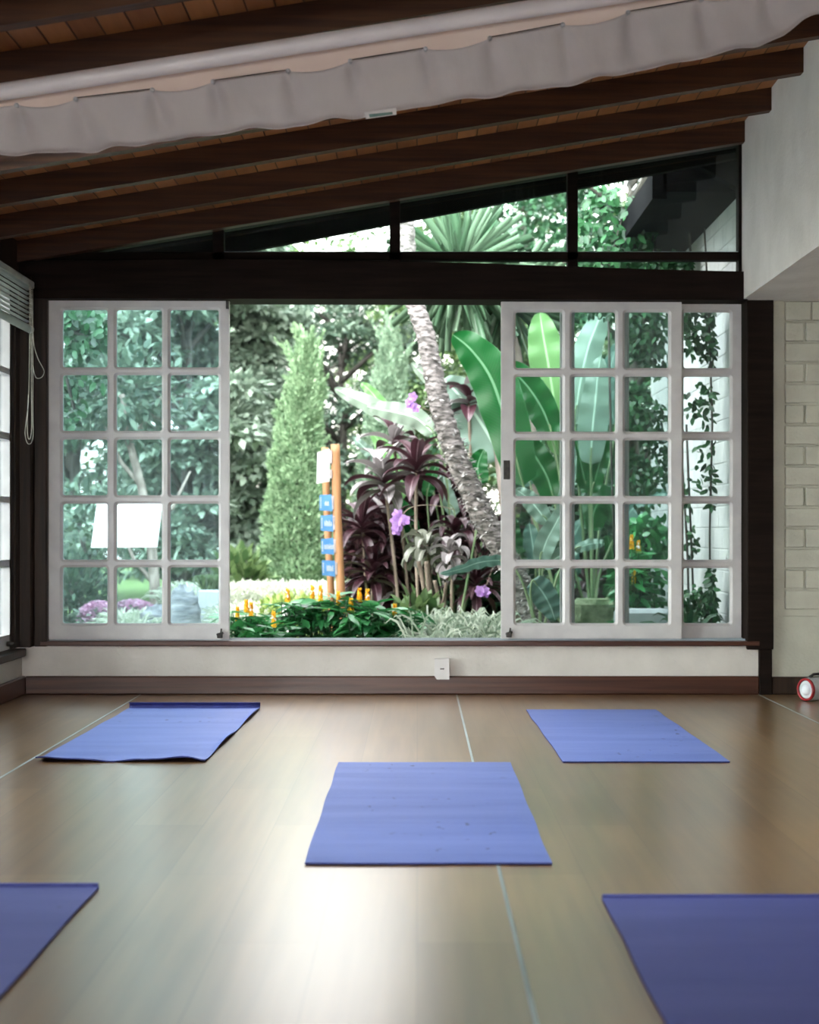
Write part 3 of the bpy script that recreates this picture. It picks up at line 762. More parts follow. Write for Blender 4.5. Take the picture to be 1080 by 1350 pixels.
# ------------------------------------------------------------------ OUTLET
c = at(583, 881.5, YB)
ou = thing('wall_outlet', 'white wall outlet plate low on the white wall below the open doorway', 'outlet', (c.x, YB, c.z))
b = MB()
poly = [(xa(573), za(868)), (xa(592), za(867.5)), (xa(592.5), za(895)), (xa(576), za(895)), (xa(573), za(891))]
b.prism(poly, 1, YB - .034, YB - .0); b.build('cover_plate', 'plate_white', ou)
b = MB(); 
for dx in (-.007, .007): b.lathe([(0, -.002), (.0035, -.002), (.0035, .002), (0, .002)], (c.x + dx, YB - .035, c.z + .002), 'y', 12)
b.box(c.x - .008, c.x + .008, YB - .0355, YB - .03, c.z - .001, c.z + .004, .001)
b.build('socket_holes', 'black_metal', ou)

# ------------------------------------------------------------------ SPEAKER on the alcove floor
spx, spy, spz = xa(1063, 7.86), 7.86, .05
sk = thing('portable_speaker', 'silver cylindrical speaker with red ringed end lying on the alcove floor', 'speaker', (spx, spy, 0))
def tilt(o):
    return o
b = MB(); R = .056; ang = math.radians(35)
b.lathe([(0, .0), (R * .95, .0), (R, .006), (R, .23), (R * .95, .24), (0, .24)], (0, 0, 0), 'y', 32)
body = b.build('body', 'silver'); 
b = MB(); b.lathe([(R * .80, -.004), (R * .84, -.010), (R * .93, -.010), (R * .99, -.004), (R * .99, .006), (R * .80, .004), (R * .80, -.004)], (0, 0, 0), 'y', 32); ring = b.build('ring', 'red_ring', None, True)
b = MB(); b.lathe([(0, -.016), (R * .2, -.015), (R * .4, -.010), (R * .5, -.003), (R * .52, .001)], (0, 0, 0), 'y', 32); cone = b.build('driver_cone', 'cone_white', None, True)
b = MB(); b.lathe([(R * .5, .004), (R * .72, .002), (R * .82, -.003)], (0, 0, 0), 'y', 32); sur = b.build('driver_surround', 'black_plastic', None, True)
b = MB(); b.tube([(0, .02, R + .002), (0, .05, R + .016), (0, .19, R + .016), (0, .22, R + .002)], .007, 8); hnd = b.build('carry_handle', 'black_plastic', None, True)
for o in (body, ring, cone, sur, hnd):
    o.parent = sk; o.location = (0, 0, R * 1.01); o.rotation_euler = (0, 0, -math.radians(58) )

# ------------------------------------------------------------------ YOGA MATS
def yoga_mat(label, x0, x1, y0, y1, mat, curl=0, wave=.0, skew=0.0, seed=1):
    cx_, cy_ = (x0 + x1) / 2, (y0 + y1) / 2
    t = thing('yoga_mat', label, 'yoga mat', (cx_, cy_, 0), 'blue yoga mats laid out on the wooden floor')
    nxm, nym = 40, 90; th = .0045; r = np.random.default_rng(seed); p = r.uniform(0, 6.28, 6)
    b = MB(); vs = []
    def hz(u, v):
        e = max(0, .06 - v) / .06
        z = .0012 + wave * (.012 * max(0, math.sin(u * 9 + p[0])) * e + .004 * (1 + math.sin(u * 21 + p[1])) * e)
        z += .0008 * (1 + math.sin(v * 23 + p[2]))
        if wave: z += .006 * wave * max(0, (u - .97) / .03) * (1 + math.sin(v * 13 + p[3]))
        return z
    L = y1 - y0
    for j in range(nym + 1):
        v = j / nym
        for i in range(nxm + 1):
            u = i / nxm; vs.append((x0 + (x1 - x0) * u + skew * v + .0015 * math.sin(v * 17 + p[4]), y0 + L * v + .002 * math.sin(u * 7 + p[5]), hz(u, v)))
    top = [(a, c_, z + th) for a, c_, z in vs]; n1 = nxm + 1; K = len(vs)
    fs = [(j * n1 + i, j * n1 + i + 1, (j + 1) * n1 + i + 1, (j + 1) * n1 + i) for j in range(nym) for i in range(nxm)]
    b.add(top, fs); b.build('mat_surface', mat, t, True)
    b = MB(); e = []
    loop = [i for i in range(n1)] + [j * n1 + nxm for j in range(1, nym + 1)] + [nym * n1 + i for i in range(nxm - 1, -1, -1)] + [j * n1 for j in range(nym - 1, 0, -1)]
    vv = [vs[i] for i in loop] + [(top[i][0], top[i][1], top[i][2]) for i in loop]; m = len(loop)
    b.add(vv, [(i, (i + 1) % m, m + (i + 1) % m, m + i) for i in range(m)])
    b.add([(v[0], v[1], v[2]) for v in vs], fs)
    b.build('mat_edge', 'mat_edge', t)
    if curl:    # the far end turned up into a low roll
        b = MB(); vs = []
        for i in range(nxm + 1):
            u = i / nxm
            for k in range(12):
                a = math.radians(-90 + k * 16); rr = curl
                vs.append((x0 + (x1 - x0) * u + skew, y1 + rr * math.cos(a) - .002, rr + .005 + rr * math.sin(a)))
        b.add(vs, [(i * 12 + k, (i + 1) * 12 + k, (i + 1) * 12 + k + 1, i * 12 + k + 1) for i in range(nxm) for k in range(11)])
        o = b.build('curled_end', 'mat_edge' if mat == 'mat_blue' else mat, t, True); md = o.modifiers.new('s', 'SOLIDIFY'); md.thickness = .0045; md.offset = 0
    return t
yoga_mat('blue yoga mat in the middle of the floor, crossed by a floor seam', -.279, .332, 4.0, 5.75, 'mat_blue', seed=1)
yoga_mat('flat blue yoga mat on the floor below the white door with the lock plate', .52, 1.115, 5.77, 7.44, 'mat_blue', skew=-.02, seed=2)
yoga_mat('blue yoga mat with a curled-up dark far end and wavy near edge', -1.363, -.757, 5.78, 7.50, 'mat_blue', curl=.013, wave=1, skew=.03, seed=3)
yoga_mat('violet-blue yoga mat cut by the left edge of the photo', -1.345, -.735, 1.95, 3.735, 'mat_violet', curl=.004, seed=4)
yoga_mat('violet-blue yoga mat cut by the bottom right corner of the photo', .414, 1.03, 1.9, 3.62, 'mat_violet', curl=.004, seed=5)

# ------------------------------------------------------------------ GARDEN
b = MB(); nn = 60
vs = []
for j in range(nn + 1):
    for i in range(nn + 1):
        x = -22 + 44 * i / nn; y = 8.36 + 40 * (j / nn) ** 1.3
        vs.append((x, y, -.03 + .04 * math.sin(x * 1.3) * math.sin(y * .9)))
b.add(vs, [(j * (nn + 1) + i, j * (nn + 1) + i + 1, (j + 1) * (nn + 1) + i + 1, (j + 1) * (nn + 1) + i) for j in range(nn) for i in range(nn)]); struct(b.build('ground', 'lawn', None, True))
b = MB(); b.box(-22, XL - .16, -12, 8.34, -.12, -.04); struct(b.build('ground_patio', 'pale_concrete'))
b = MB(); b.box(XL - .15, 22, -14, YF - .11, -.12, -.04); struct(b.build('ground_terrace', 'pale_concrete'))

# neighbour's white brick wall running away from the doors
b = MB(); wx = 1.76
b.box(wx + .0195, wx + .2, 8.4, 12.3, -.05, 2.68)
z = -.03; r_ = 0
while z < 2.66:
    y = 8.4 + (0 if r_ % 2 else -.14)
    while y < 12.3:
        b.box(wx + .015, wx + .03, max(y, 8.4) + .003, min(y + .285, 12.3) - .003, z + .003, min(z + .125, 2.68) - .003, .003); y += .285
    z += .125; r_ += 1
struct(b.build('wall_garden', 'outer_brick'))
b = MB(); b.prism([(1.36, 2.70), (3.4, 2.70), (3.4, 3.3), (1.36, 2.80)], 1, 8.95, 12.6)
b.box(1.30, 1.38, 8.95, 12.6, 2.66, 2.82)
struct(b.build('roof_neighbour', 'roofing'))
b = MB()   # roof verge that closes the top right pane
b.prism([(xa(905, 8.9), 2.86), (xa(992, 8.9), 2.93), (xa(992, 8.9), 2.55), (xa(972, 8.9), 2.70)], 1, 8.86, 8.94); struct(b.build('roof_verge', 'roofing'))

def blobtree(name, label, px, Y, width, z0, z1, mat, n=8000, leaf=.16, nb=14, trunk=True, group=None, cat='tree', seed=0, kind='kite', lean=0):
    r = np.random.default_rng(seed + 100)
    X = (px - CX) * Y / F
    t = thing(name, label, cat, (X, Y, 0), group)
    cs = []; rs = []
    H = z1 - z0
    for k in range(nb):
        v = (k + .5) / nb
        z = z0 + H * v
        prof = math.sin(math.pi * (.12 + .80 * v)) ** .6
        a = r.uniform(0, 6.28); d = width * .5 * prof * r.uniform(.1, 1.0) ** .5
        cs.append((X + d * math.cos(a) + lean * v, Y + d * math.sin(a) * .8, z)); rs.append(width * r.uniform(.085, .17))
    per = n // nb; P = []; D = []
    for c, R in zip(cs, rs):
        s = sph(per, r); s[:, 2] = np.abs(s[:, 2]) * .75 - .12
        rad = R * r.uniform(.45, 1.1, per) ** .5
        p = np.array(c) + s * rad[:, None] * np.array((1.35, 1.1, .8))
        d = s * .8 + r.normal(0, .35, (per, 3)); d[:, 2] -= .35
        P.append(p); D.append(d)
    P = np.concatenate(P); D = np.concatenate(D); P[:, 2] = np.maximum(P[:, 2], .05)
    cloud('foliage', P, D, leaf * r.uniform(.6, 1.25, len(P)), leaf * .55 * r.uniform(.7, 1.2, len(P)), kind, mat, t, seed=seed)
    if trunk:
        b = MB(); tr = max(.05, width * .035)
        b.tube([(X, Y, -.05), (X + .1 * lean, Y, z0 + .2 * H), (X + .5 * lean + .05, Y, z0 + .5 * H), (X + .8 * lean, Y, z0 + .85 * H)], [tr, tr * .8, tr * .55, tr * .2], 10)
        for k in range(2, nb, 2):
            c = Vector(cs[k]); b.tube([(X + .3 * lean, Y, max(0.1, c.z - .5)), (Vector((X, Y, c.z - .2)) + c) / 2, c], [tr * .4, tr * .28, tr * .1], 6)
        b.build('trunk', 'bark_dark', t, True)
    return t
# trees behind the garden
BT = [
 (-90, 20, 4.2, .2, 5.2, 'leaf_teal', 'broad dark tree beyond the left wall corner, mostly out of frame'),
 (95, 19, 3.4, .3, 5.0, 'leaf_teal', 'dark teal tree behind the two left columns of panes of the dusty door'),
 (245, 17.5, 2.5, .3, 4.2, 'leaf_pale', 'pale feathery tree behind the right column of panes of the dusty door'),
 (330, 18.5, 1.5, .2, 3.5, 'leaf_pale', 'pale-leaved tree between the dusty door and the tall conifer'),
 (448, 21.5, 3.0, .3, 3.8, 'leaf_teal', 'dark round tree between the two conifers'),
 (570, 24, 2.6, .3, 4.0, 'leaf_mid', 'green tree in the distance behind the leaning trunk'),
 (690, 21, 3.2, .3, 5.6, 'leaf_mid', 'tall green tree behind the banana leaves'),
 (830, 17, 3.2, .1, 5.4, 'leaf_deep', 'deep green tree behind the third pane column of the right door'),
 (1010, 18, 4.0, .1, 6.0, 'leaf_deep', 'dark tree beyond the end of the white garden wall'),
]
for i, (px, Y, w, z0, z1, m_, lab) in enumerate(BT):
    blobtree('broadleaf_tree', lab, px, Y, w, z0, z1, m_, n=26000, leaf=.10 if m_ != 'leaf_pale' else .13, nb=64, seed=i)
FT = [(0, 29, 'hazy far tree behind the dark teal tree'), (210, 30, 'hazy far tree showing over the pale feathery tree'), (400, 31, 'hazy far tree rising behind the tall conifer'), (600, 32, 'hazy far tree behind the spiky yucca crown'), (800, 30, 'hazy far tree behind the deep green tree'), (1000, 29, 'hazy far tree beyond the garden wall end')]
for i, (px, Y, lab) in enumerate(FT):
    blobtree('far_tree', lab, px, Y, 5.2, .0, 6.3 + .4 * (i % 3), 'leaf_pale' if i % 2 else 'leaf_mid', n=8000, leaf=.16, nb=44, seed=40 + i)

# conifers
def conifer(label, px, Y, pyt, pyb, wpx, mat, seed, n=30000):
    r = np.random.default_rng(seed); base = at(px, pyb, Y); top = at(px, pyt, Y); H = top.z
    X = base.x; t = thing('conifer', label, 'conifer', (X, Y, 0)); W = wpx * Y / F / 2
    v = r.uniform(0, 1, n) ** .85; a = r.uniform(0, 2 * math.pi, n)
    pf = lambda q: W * np.interp(q, [0, .18, .35, .5, .65, .8, .92, 1.0], [.92, 1.0, .86, .68, .56, .46, .30, .03])
    sx = lambda q: .10 * q ** 2 + .03 * np.sin(q * 9)
    lump = 1 + .12 * np.sin(a * 5 + v * 16) + .10 * np.sin(a * 3 - v * 37) + .06 * np.sin(a * 9 + v * 61)
    rr = pf(v) * lump * r.uniform(.80, 1.05, n)
    P = np.stack([X + rr * np.cos(a) + sx(v), Y + rr * np.sin(a), v * H * .97], 1)
    D = np.stack([np.cos(a) * .9, np.sin(a) * .9, np.ones(n) * .8], 1) + r.normal(0, .45, (n, 3))
    cloud('foliage', P, D, .055 * r.uniform(.6, 1.5, n), .024 * r.uniform(.7, 1.4, n), 'kite', mat, t, up=np.stack([np.cos(a), np.sin(a), np.zeros(n)], 1), seed=seed)
    P2 = []; D2 = []   # pointed shoots standing off the outline
    for k in range(70):
        v = r.uniform(.25, 1.0) ** .8; a = r.uniform(0, 6.28); rr = float(pf(v)) * .95
        o_ = np.array((X + rr * math.cos(a) + float(sx(v)), Y + rr * math.sin(a), v * H * .96)); d = np.array((math.cos(a) * .35, math.sin(a) * .35, 1.0)); ln = r.uniform(.10, .30)
        bend = r.normal(0, .12, 3)
        for q in range(110):
            s = r.uniform(0, 1); P2.append(o_ + d * ln * s + bend * s * s * ln * 2 + r.normal(0, .024 * (1.1 - s), 3)); D2.append(d + r.normal(0, .35, 3))
    cloud('shoots', np.array(P2), np.array(D2), .05, .018, 'kite', mat, t, seed=seed + 1)
    b = MB(); b.tube([(X, Y, -.05), (X, Y, H * .5), (X, Y, H * .92)], [.06, .04, .01], 8); b.build('trunk', 'bark_dark', t, True)
conifer('tall light green conifer standing left of the signposts', 390, 15.5, 440, 765, 88, 'conifer', 5)
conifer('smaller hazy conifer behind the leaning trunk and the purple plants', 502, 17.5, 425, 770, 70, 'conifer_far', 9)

# ground planting seen over the sill
def tuft(name, label, cat, px0, px1, Y0, Y1, h, n, mat, L, W, kind='blade', seed=0, group=None, spread=.5, stuff=False, tmax=None):
    r = np.random.default_rng(seed)
    Y = r.uniform(Y0, Y1, n); px = r.uniform(px0, px1, n); X = (px - CX) * Y / F
    cx_ = ((px0 + px1) / 2 - CX) * (Y0 + Y1) / 2 / F
    t = thing(name, label, cat, (cx_, (Y0 + Y1) / 2, 0), group)
    if stuff: t['kind'] = 'stuff'
    z = np.zeros(n) if kind in ('blade', 'stiff') else r.uniform(0, h, n)
    D = np.stack([r.normal(0, spread, n), r.normal(0, spread, n), np.ones(n)], 1)
    cloud('foliage', np.stack([X, Y, z], 1), D, L * r.uniform(.7, 1.2, n), W * r.uniform(.7, 1.2, n), kind, mat, t, seed=seed)
    return t
tuft('ornamental_grass', 'band of whitish ornamental grass in front of the tall conifer', 'grass', 240, 436, 12.9, 13.9, .4, 6500, 'silver_grass', .74, .015, seed=3, spread=.25, stuff=True)
tuft('ornamental_grass', 'pale grass clump at the left of the lime shrub by the door edge', 'grass', 296, 345, 11.2, 12.2, .4, 1800, 'silver_grass', .56, .013, seed=4, spread=.3, stuff=True)
def shrub(label, px, py, Y, w, h, mat, n, leaf, kind='oval', name='shrub', seed=0, up=.5):
    r = np.random.default_rng(seed); c = at(px, py, Y); t = thing(name, label, 'shrub', (c.x, Y, 0))
    zc_ = h * .5; s = sph(n, r); rad = r.uniform(.4, 1.03, n) ** .5 * (1 + .12 * np.sin(s[:, 0] * 9 + seed) * np.cos(s[:, 1] * 7))
    P = np.stack([c.x + s[:, 0] * w / 2 * rad, Y + s[:, 1] * w / 2 * rad * .8, zc_ + s[:, 2] * h / 2 * rad], 1); P[:, 2] = np.maximum(P[:, 2], .01)
    D = s + r.normal(0, .4, (n, 3)); D[:, 2] += up
    cloud('foliage', P, D, leaf * r.uniform(.6, 1.3, n), leaf * .5 * r.uniform(.8, 1.2, n), kind, mat, t, seed=seed)
    b = MB()
    for k in range(7):
        a = k * .9; b.tube([(c.x + .03 * math.cos(a), Y + .03 * math.sin(a), -.03), (c.x + w * .15 * math.cos(a), Y + w * .15 * math.sin(a), h * .5), (c.x + w * .3 * math.cos(a), Y + w * .3 * math.sin(a), h * .85)], [.012, .008, .003], 6)
    b.build('stems', 'bark_dark', t)
    return t
shrub('low lime green shrub in front of the pale grass, left of the signposts', 385, 800, 11.4, .58, .36, 'lime', 2600, .05, seed=1)
shrub('dark green leafy shrub at the foot of the tall conifer on its left', 316, 760, 14.5, .5, .62, 'leaf_mid', 700, .12, seed=2)
# grassy planter behind the dusty door
pl = thing('garden_planter', 'pale square planter of spiky grass behind the lowest right pane of the dusty door', 'planter', (at(283, 800, 12).x, 12, 0))
c = at(285, 790, 12); b = MB(); b.box(c.x - .13, c.x + .085, 11.9, 12.2, -.03, at(0, 777, 12).z, .015); b.build('box', 'pale_concrete', pl)
r = np.random.default_rng(8); n = 420
cloud('grass', np.stack([c.x + r.uniform(-.11, .07, n), 12.05 + r.uniform(-.12, .12, n), np.full(n, at(0, 778, 12).z)], 1), np.stack([r.normal(0, .35, n), r.normal(0, .3, n), np.ones(n)], 1), .24, .012, 'blade', 'leaf_mid', pl)
# ribbed boulder
def boulder(label, px, py, Y, w, h, seed):
    r = np.random.default_rng(seed); c = at(px, py, Y); t = MB(); vs = []; nu, nv = 36, 22
    for j in range(nv + 1):
        ph_ = math.pi * j / nv
        for i in range(nu):
            a = 2 * math.pi * i / nu; k = 1 + .05 * math.sin(ph_ * 16 + .8 * math.sin(a * 2)) + .05 * math.sin(a * 3 + seed)
            vs.append((c.x + w / 2 * k * math.sin(ph_) ** .8 * math.cos(a), Y + w / 2 * k * math.sin(ph_) ** .8 * math.sin(a), h * .45 + h * .55 * k * math.cos(ph_)))
    t.add(vs, [(j * nu + i, j * nu + (i + 1) % nu, (j + 1) * nu + (i + 1) % nu, (j + 1) * nu + i) for j in range(nv) for i in range(nu)])
    return tag(t.build('boulder', 'stone', None, True), label, 'boulder')
boulder('rounded grey ridged boulder behind the dusty door beside the pale planter', 240, 800, 11.2, .25, .44, 1)
boulder('paler low boulder behind the dusty door left of the ridged one', 208, 815, 11.4, .30, .30, 2)
# flowers behind the dusty door
def flower_mass(label, px, py, Y, w, h, n, seed):
    r = np.random.default_rng(seed); c = at(px, py, Y); t = thing('flowering_shrub', label, 'shrub', (c.x, Y, 0))
    s = sph(n, r); s[:, 2] = np.abs(s[:, 2])
    P = np.stack([c.x + s[:, 0] * w / 2, Y + s[:, 1] * w / 2, c.z - h * .3 + s[:, 2] * h * .6], 1)
    cloud('blossoms', P, s + r.normal(0, .5, (n, 3)), .035, .03, 'oval', 'petal_pink', t, seed=seed)
    n2 = n // 2; s = sph(n2, r); P = np.stack([c.x + s[:, 0] * w / 2, Y + s[:, 1] * w / 2, r.uniform(0, c.z, n2)], 1)
    cloud('foliage', P, s + r.normal(0, .3, (n2, 3)), .07, .03, 'oval', 'leaf_pale', t, seed=seed)
flower_mass('pink flowering clump behind the lowest left panes of the dusty door', 130, 808, 12, .28, .22, 700, 3)
flower_mass('low pink flowering clump behind the lowest middle pane of the dusty door', 176, 802, 13, .34, .16, 600, 4)
tuft('ornamental_grass', 'whitish grass tuft behind the lowest middle pane of the dusty door', 'grass', 155, 196, 11.2, 11.8, .4, 800, 'silver_grass', .5, .013, seed=14, spread=.35, stuff=True)
shrub('teal bush behind the lowest left pane of the dusty door', 92, 790, 12.6, .55, .62, 'leaf_teal', 1500, .07, seed=12)
# slim trunks behind the dusty door
def slimtree(label, pts, Y, rad, mat='bark_plain', name='slim_tree', tuftn=900, leafm='leaf_teal', cw=1.3):
    P = [at(a, c, Y) for a, c in pts]; P[0].z = -.03
    t = thing(name, label, 'tree', (P[0].x, Y, 0)); b = MB()
    b.tube(P, [rad * (1 - .45 * i / (len(P) - 1)) for i in range(len(P))], 10)
    for k in range(1, len(P) - 1):
        d = (-1) ** k; b.tube([P[k], P[k] + Vector((d * .18, .05, .2)), P[k] + Vector((d * .32, .1, .5))], [rad * .5, rad * .35, rad * .15], 7)
    b.build('trunk', mat, t, True)
    r = np.random.default_rng(int(pts[0][0])); c = P[-1]; s = sph(tuftn, r)
    cloud('foliage', np.array(c) + s * np.array((cw / 2, cw / 2, .45)) * r.uniform(.3, 1, (tuftn, 1)), s + r.normal(0, .5, (tuftn, 3)), .11, .05, 'oval', leafm, t)
slimtree('slim pale-barked tree behind the middle pane column of the dusty door', [(206, 840), (204, 770), (198, 700), (186, 640), (170, 580), (160, 520)], 13.5, .05)
slimtree('thin leaning tree behind the lowest left panes of the dusty door', [(118, 830), (122, 790), (114, 740), (104, 690)], 14.5, .035, 'bark_dark', tuftn=500)
# white panel on a stake, added in place of a reflection in the glass
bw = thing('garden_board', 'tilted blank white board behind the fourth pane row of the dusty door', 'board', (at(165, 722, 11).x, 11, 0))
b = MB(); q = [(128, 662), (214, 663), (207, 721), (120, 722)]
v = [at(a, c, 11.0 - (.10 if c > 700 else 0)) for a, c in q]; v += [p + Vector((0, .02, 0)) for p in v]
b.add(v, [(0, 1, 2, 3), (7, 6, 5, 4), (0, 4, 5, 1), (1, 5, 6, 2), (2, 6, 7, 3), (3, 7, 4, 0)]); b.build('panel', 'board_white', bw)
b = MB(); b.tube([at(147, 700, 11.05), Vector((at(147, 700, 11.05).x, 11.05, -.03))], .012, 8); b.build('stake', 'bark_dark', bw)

# near branch behind the top left panes, and the vines at the right
def vine(name, label, cat, stems, blobs, Y, mat, leaf, seed, srad=.006, density=1.0, group=None, kind='oval', stemmat='bark_dark', ground=True):
    r = np.random.default_rng(seed); p0 = at(*stems[0][0], Y)
    t = thing(name, label, cat, (p0.x, Y, 0), group); 
    for st in stems:
        b = MB(); P = [at(a, c, Y) + Vector((0, r.normal(0, .03), 0)) for a, c in st]; b.tube(P, srad, 7); b.build('stem', stemmat, t, True)
    PP, DD = [], []
    for (px, py, rx, ry, n) in blobs:
        n = int(n * density); c = at(px, py, Y); k = Y / F
        a = r.uniform(0, 6.28, n); q = np.sqrt(r.uniform(0, 1, n))
        P = np.stack([c.x + q * np.cos(a) * rx * k, Y + r.normal(0, min(rx, 40) * k * .4, n), c.z + q * np.sin(a) * ry * k], 1); PP.append(P)
        D = np.stack([r.normal(0, .6, n), r.normal(0, .6, n), r.normal(-.6, .5, n)], 1); DD.append(D)
    P = np.concatenate(PP); P[:, 2] = np.maximum(P[:, 2], .0)
    # keep clear of the brick wall
    P[:, 0] = np.minimum(P[:, 0], 1.68)
    n = len(P)
    cloud('foliage', P, np.concatenate(DD), leaf * r.uniform(.6, 1.2, n), leaf * .48, kind, mat, t, up=np.stack([r.normal(0, .4, n), -np.ones(n), r.normal(.4, .3, n)], 1), seed=seed)
    return t
vine('overhanging_branch', 'leafy dark branch hanging behind the top left panes of the dusty door', 'branch', [[(6, 880), (12, 600), (40, 330), (70, 400), (100, 440), (140, 452)], [(70, 400), (80, 470), (100, 540)], [(100, 440), (125, 400), (150, 385)]],
     [(112, 435, 32, 32, 190), (95, 520, 18, 42, 90), (130, 500, 10, 12, 10), (60, 380, 40, 60, 120)], 9.6, 'leaf_vine', .075, 4, .01)
vine('climbing_vine', 'dark vine with a dense top hanging before the white garden wall', 'vine', [[(938, 835), (938, 700), (936, 560), (934, 400), (930, 300)], [(960, 740), (966, 690), (968, 640)]],
     [(925, 435, 27, 38, 230), (900, 415, 15, 25, 60), (925, 530, 25, 24, 60), (948, 480, 10, 20, 10), (930, 600, 12, 50, 34), (955, 640, 12, 30, 30), (905, 655, 10, 30, 20), (928, 800, 34, 26, 260), (950, 770, 14, 26, 60)], 9.25, 'leaf_vine', .055, 6, .006)
vine('climbing_vine', 'twin-stemmed leafy climber between the right door leaf and the white wall', 'vine', [[(916, 835), (912, 720), (908, 640), (904, 560)], [(909, 835), (905, 720), (899, 600), (896, 500)]],
     [(850, 430, 30, 45, 420), (800, 405, 40, 18, 110), (868, 475, 18, 22, 60), (850, 545, 28, 26, 160), (868, 600, 16, 40, 120), (845, 640, 26, 30, 130), (910, 715, 14, 20, 26)], 9.7, 'leaf_vine', .055, 7, .007)
vine('leafy_shrub', 'green bush with a yellow flower spike behind the fourth row of right door panes', 'shrub', [[(850, 835), (855, 760), (848, 700)], [(850, 835), (835, 770), (870, 730)]],
     [(855, 710, 30, 34, 260), (850, 775, 30, 34, 150)], 9.9, 'leaf_glossy', .075, 8, .01)
vine('dark_creeper', 'dark creeper hanging through the clerestory pane nearest the white wall', 'vine', [[(815, 862), (806, 600), (800, 360), (820, 290), (850, 230), (870, 180)], [(912, 350), (908, 290), (905, 222), (903, 200)]],
     [(815, 300, 55, 42, 380), (850, 345, 90, 14, 300), (792, 262, 24, 20, 50)], 10.2, 'leaf_vine', .075, 9, .008)
def wallshrub(label, px, Y, h, n, seed, mat='leaf_deep'):
    r = np.random.default_rng(seed); X = min((px - CX) * Y / F, 1.52); t = thing('potted_plant', label, 'plant', (X, Y, 0))
    b = MB(); b.lathe([(0, -.0), (.10, 0), (.14, .16), (.15, .18), (.13, .18), (.12, .15), (0, .15)], (X, Y, 0), 'z', 24); b.build('pot', 'pot', t, True)
    D = np.stack([r.normal(0, .5, n), r.normal(0, .5, n), np.ones(n)], 1)
    cloud('foliage', np.stack([X + r.normal(0, .03, n), Y + r.normal(0, .03, n), np.full(n, .14)], 1), D, h * r.uniform(.6, 1.1, n), .035, 'blade', mat, t, seed=seed)
wallshrub('dark strappy potted plant at the foot of the white garden wall', 915, 9.0, .34, 60, 3)
wallshrub('tall dark potted plant against the white garden wall', 955, 9.15, .5, 46, 4)
# mossy block & pale trough
c = at(787, 810, 10.1); b = MB(); b.box(c.x - .14, c.x + .12, 10.0, 10.3, -.03, at(0, 790, 10.1).z, .03); tag(b.build('moss_block', 'moss_stone'), 'mossy stone block behind the lowest middle pane of the right door', 'stone')
c = at(848, 812, 9.5); b = MB()
b.box(c.x - .16, c.x + .16, 9.4, 9.62, -.02, at(0, 803, 9.5).z, .02); tag(b.build('stone_trough', 'pale_concrete'), 'pale stone trough behind the lowest right pane of the right door', 'trough')

# leaning trunk with yucca crown
lt = thing('leaning_palm', 'leaning rough-barked trunk crossing the open doorway', 'tree', (at(722, 840, 10).x, 10, 0))
tp = [(735, 878), (715, 838), (700, 806), (685, 770), (668, 735), (649, 702), (633, 674), (621, 646), (607, 615), (594, 580), (584, 549), (577, 521), (569, 480), (561, 440), (551, 412), (543, 390), (539, 350), (537, 310), (535, 260), (533, 200)]
Pts = [at(a, c, 10.0) for a, c in tp]; Pts[0].z = -.05
pp = []; rr_ = []
Rw = [19, 18, 17, 17, 17, 17, 17, 16.5, 16, 16, 15.5, 15, 14, 13.5, 13, 12, 11.5, 11, 11, 10]
for i in range(len(Pts) - 1):
    for k in range(8):
        t_ = k / 8; pp.append(Pts[i].lerp(Pts[i + 1], t_)); w = .93 * (Rw[i] * (1 - t_) + Rw[i + 1] * t_)
        rr_.append(w * 10 / F * (1 + .07 * math.sin((i * 8 + k) * 1.9)))
b = MB(); b.tube(pp, rr_, 20); b.build('trunk', 'bark', lt, True)
r = np.random.default_rng(11); PP = []; DD = []
for i in range(6, len(pp) - 48):
    low = 1 - i / len(pp)
    ax = (pp[i + 1] - pp[i]).normalized()
    for k in range(8 if i > 70 else 16):
        a = r.uniform(0, 6.28); sd = ax.cross(Vector((0, 1, 0))).normalized(); fd = ax.cross(sd)
        d = sd * math.cos(a) + fd * math.sin(a); p = pp[i] + d * rr_[i] * 1.0
        PP.append(tuple(p)); DD.append(tuple(d * .22 + sd * math.copysign(.6, r.normal()) + Vector(r.normal(0, .25, 3)) + Vector((0, 0, -.25))))
cloud('leaf_scars', np.array(PP), np.array(DD), r.uniform(.02, .05, len(PP)), .012, 'kite', 'petal_brown', lt, seed=1)
M['scar_grey'] = leaf_mat('scar_grey', (.07, .075, .07), (.50, .50, .47), rough=.9, trans=.0)
bpy.data.objects['leaf_scars'].data.materials[0] = M['scar_grey']
def yucca(label, px, py, Y, L, n, seed, trunkpts, name='yucca'):
    r = np.random.default_rng(seed); c = at(px, py, Y); t = thing(name, label, 'yucca', (c.x, Y, 0))
    D = sph(n, r); D[:, 2] = D[:, 2] * .9 + .05; D[:, 1] *= .8
    cloud('leaves', np.array(c) + D * .03, D, L * r.uniform(.8, 1.1, n), .034, 'stiff', 'yucca', t, seed=seed)
    b = MB(); P = [at(a, q, Y) for a, q in trunkpts] + [c]; P[0].z = -.05; b.tube(P, [.05, .045, .04, .035][:len(P)] if len(P) < 5 else .045, 10); b.build('trunk', 'bark_plain', t, True)
yucca('spiky yucca crown behind the lintel, right of the leaning trunk', 606, 362, 11.2, .52, 230, 3, [(690, 840), (660, 600), (632, 440)])
yucca('second spiky yucca crown over the banana leaves', 668, 402, 11.8, .50, 170, 4, [(715, 840), (705, 600)])

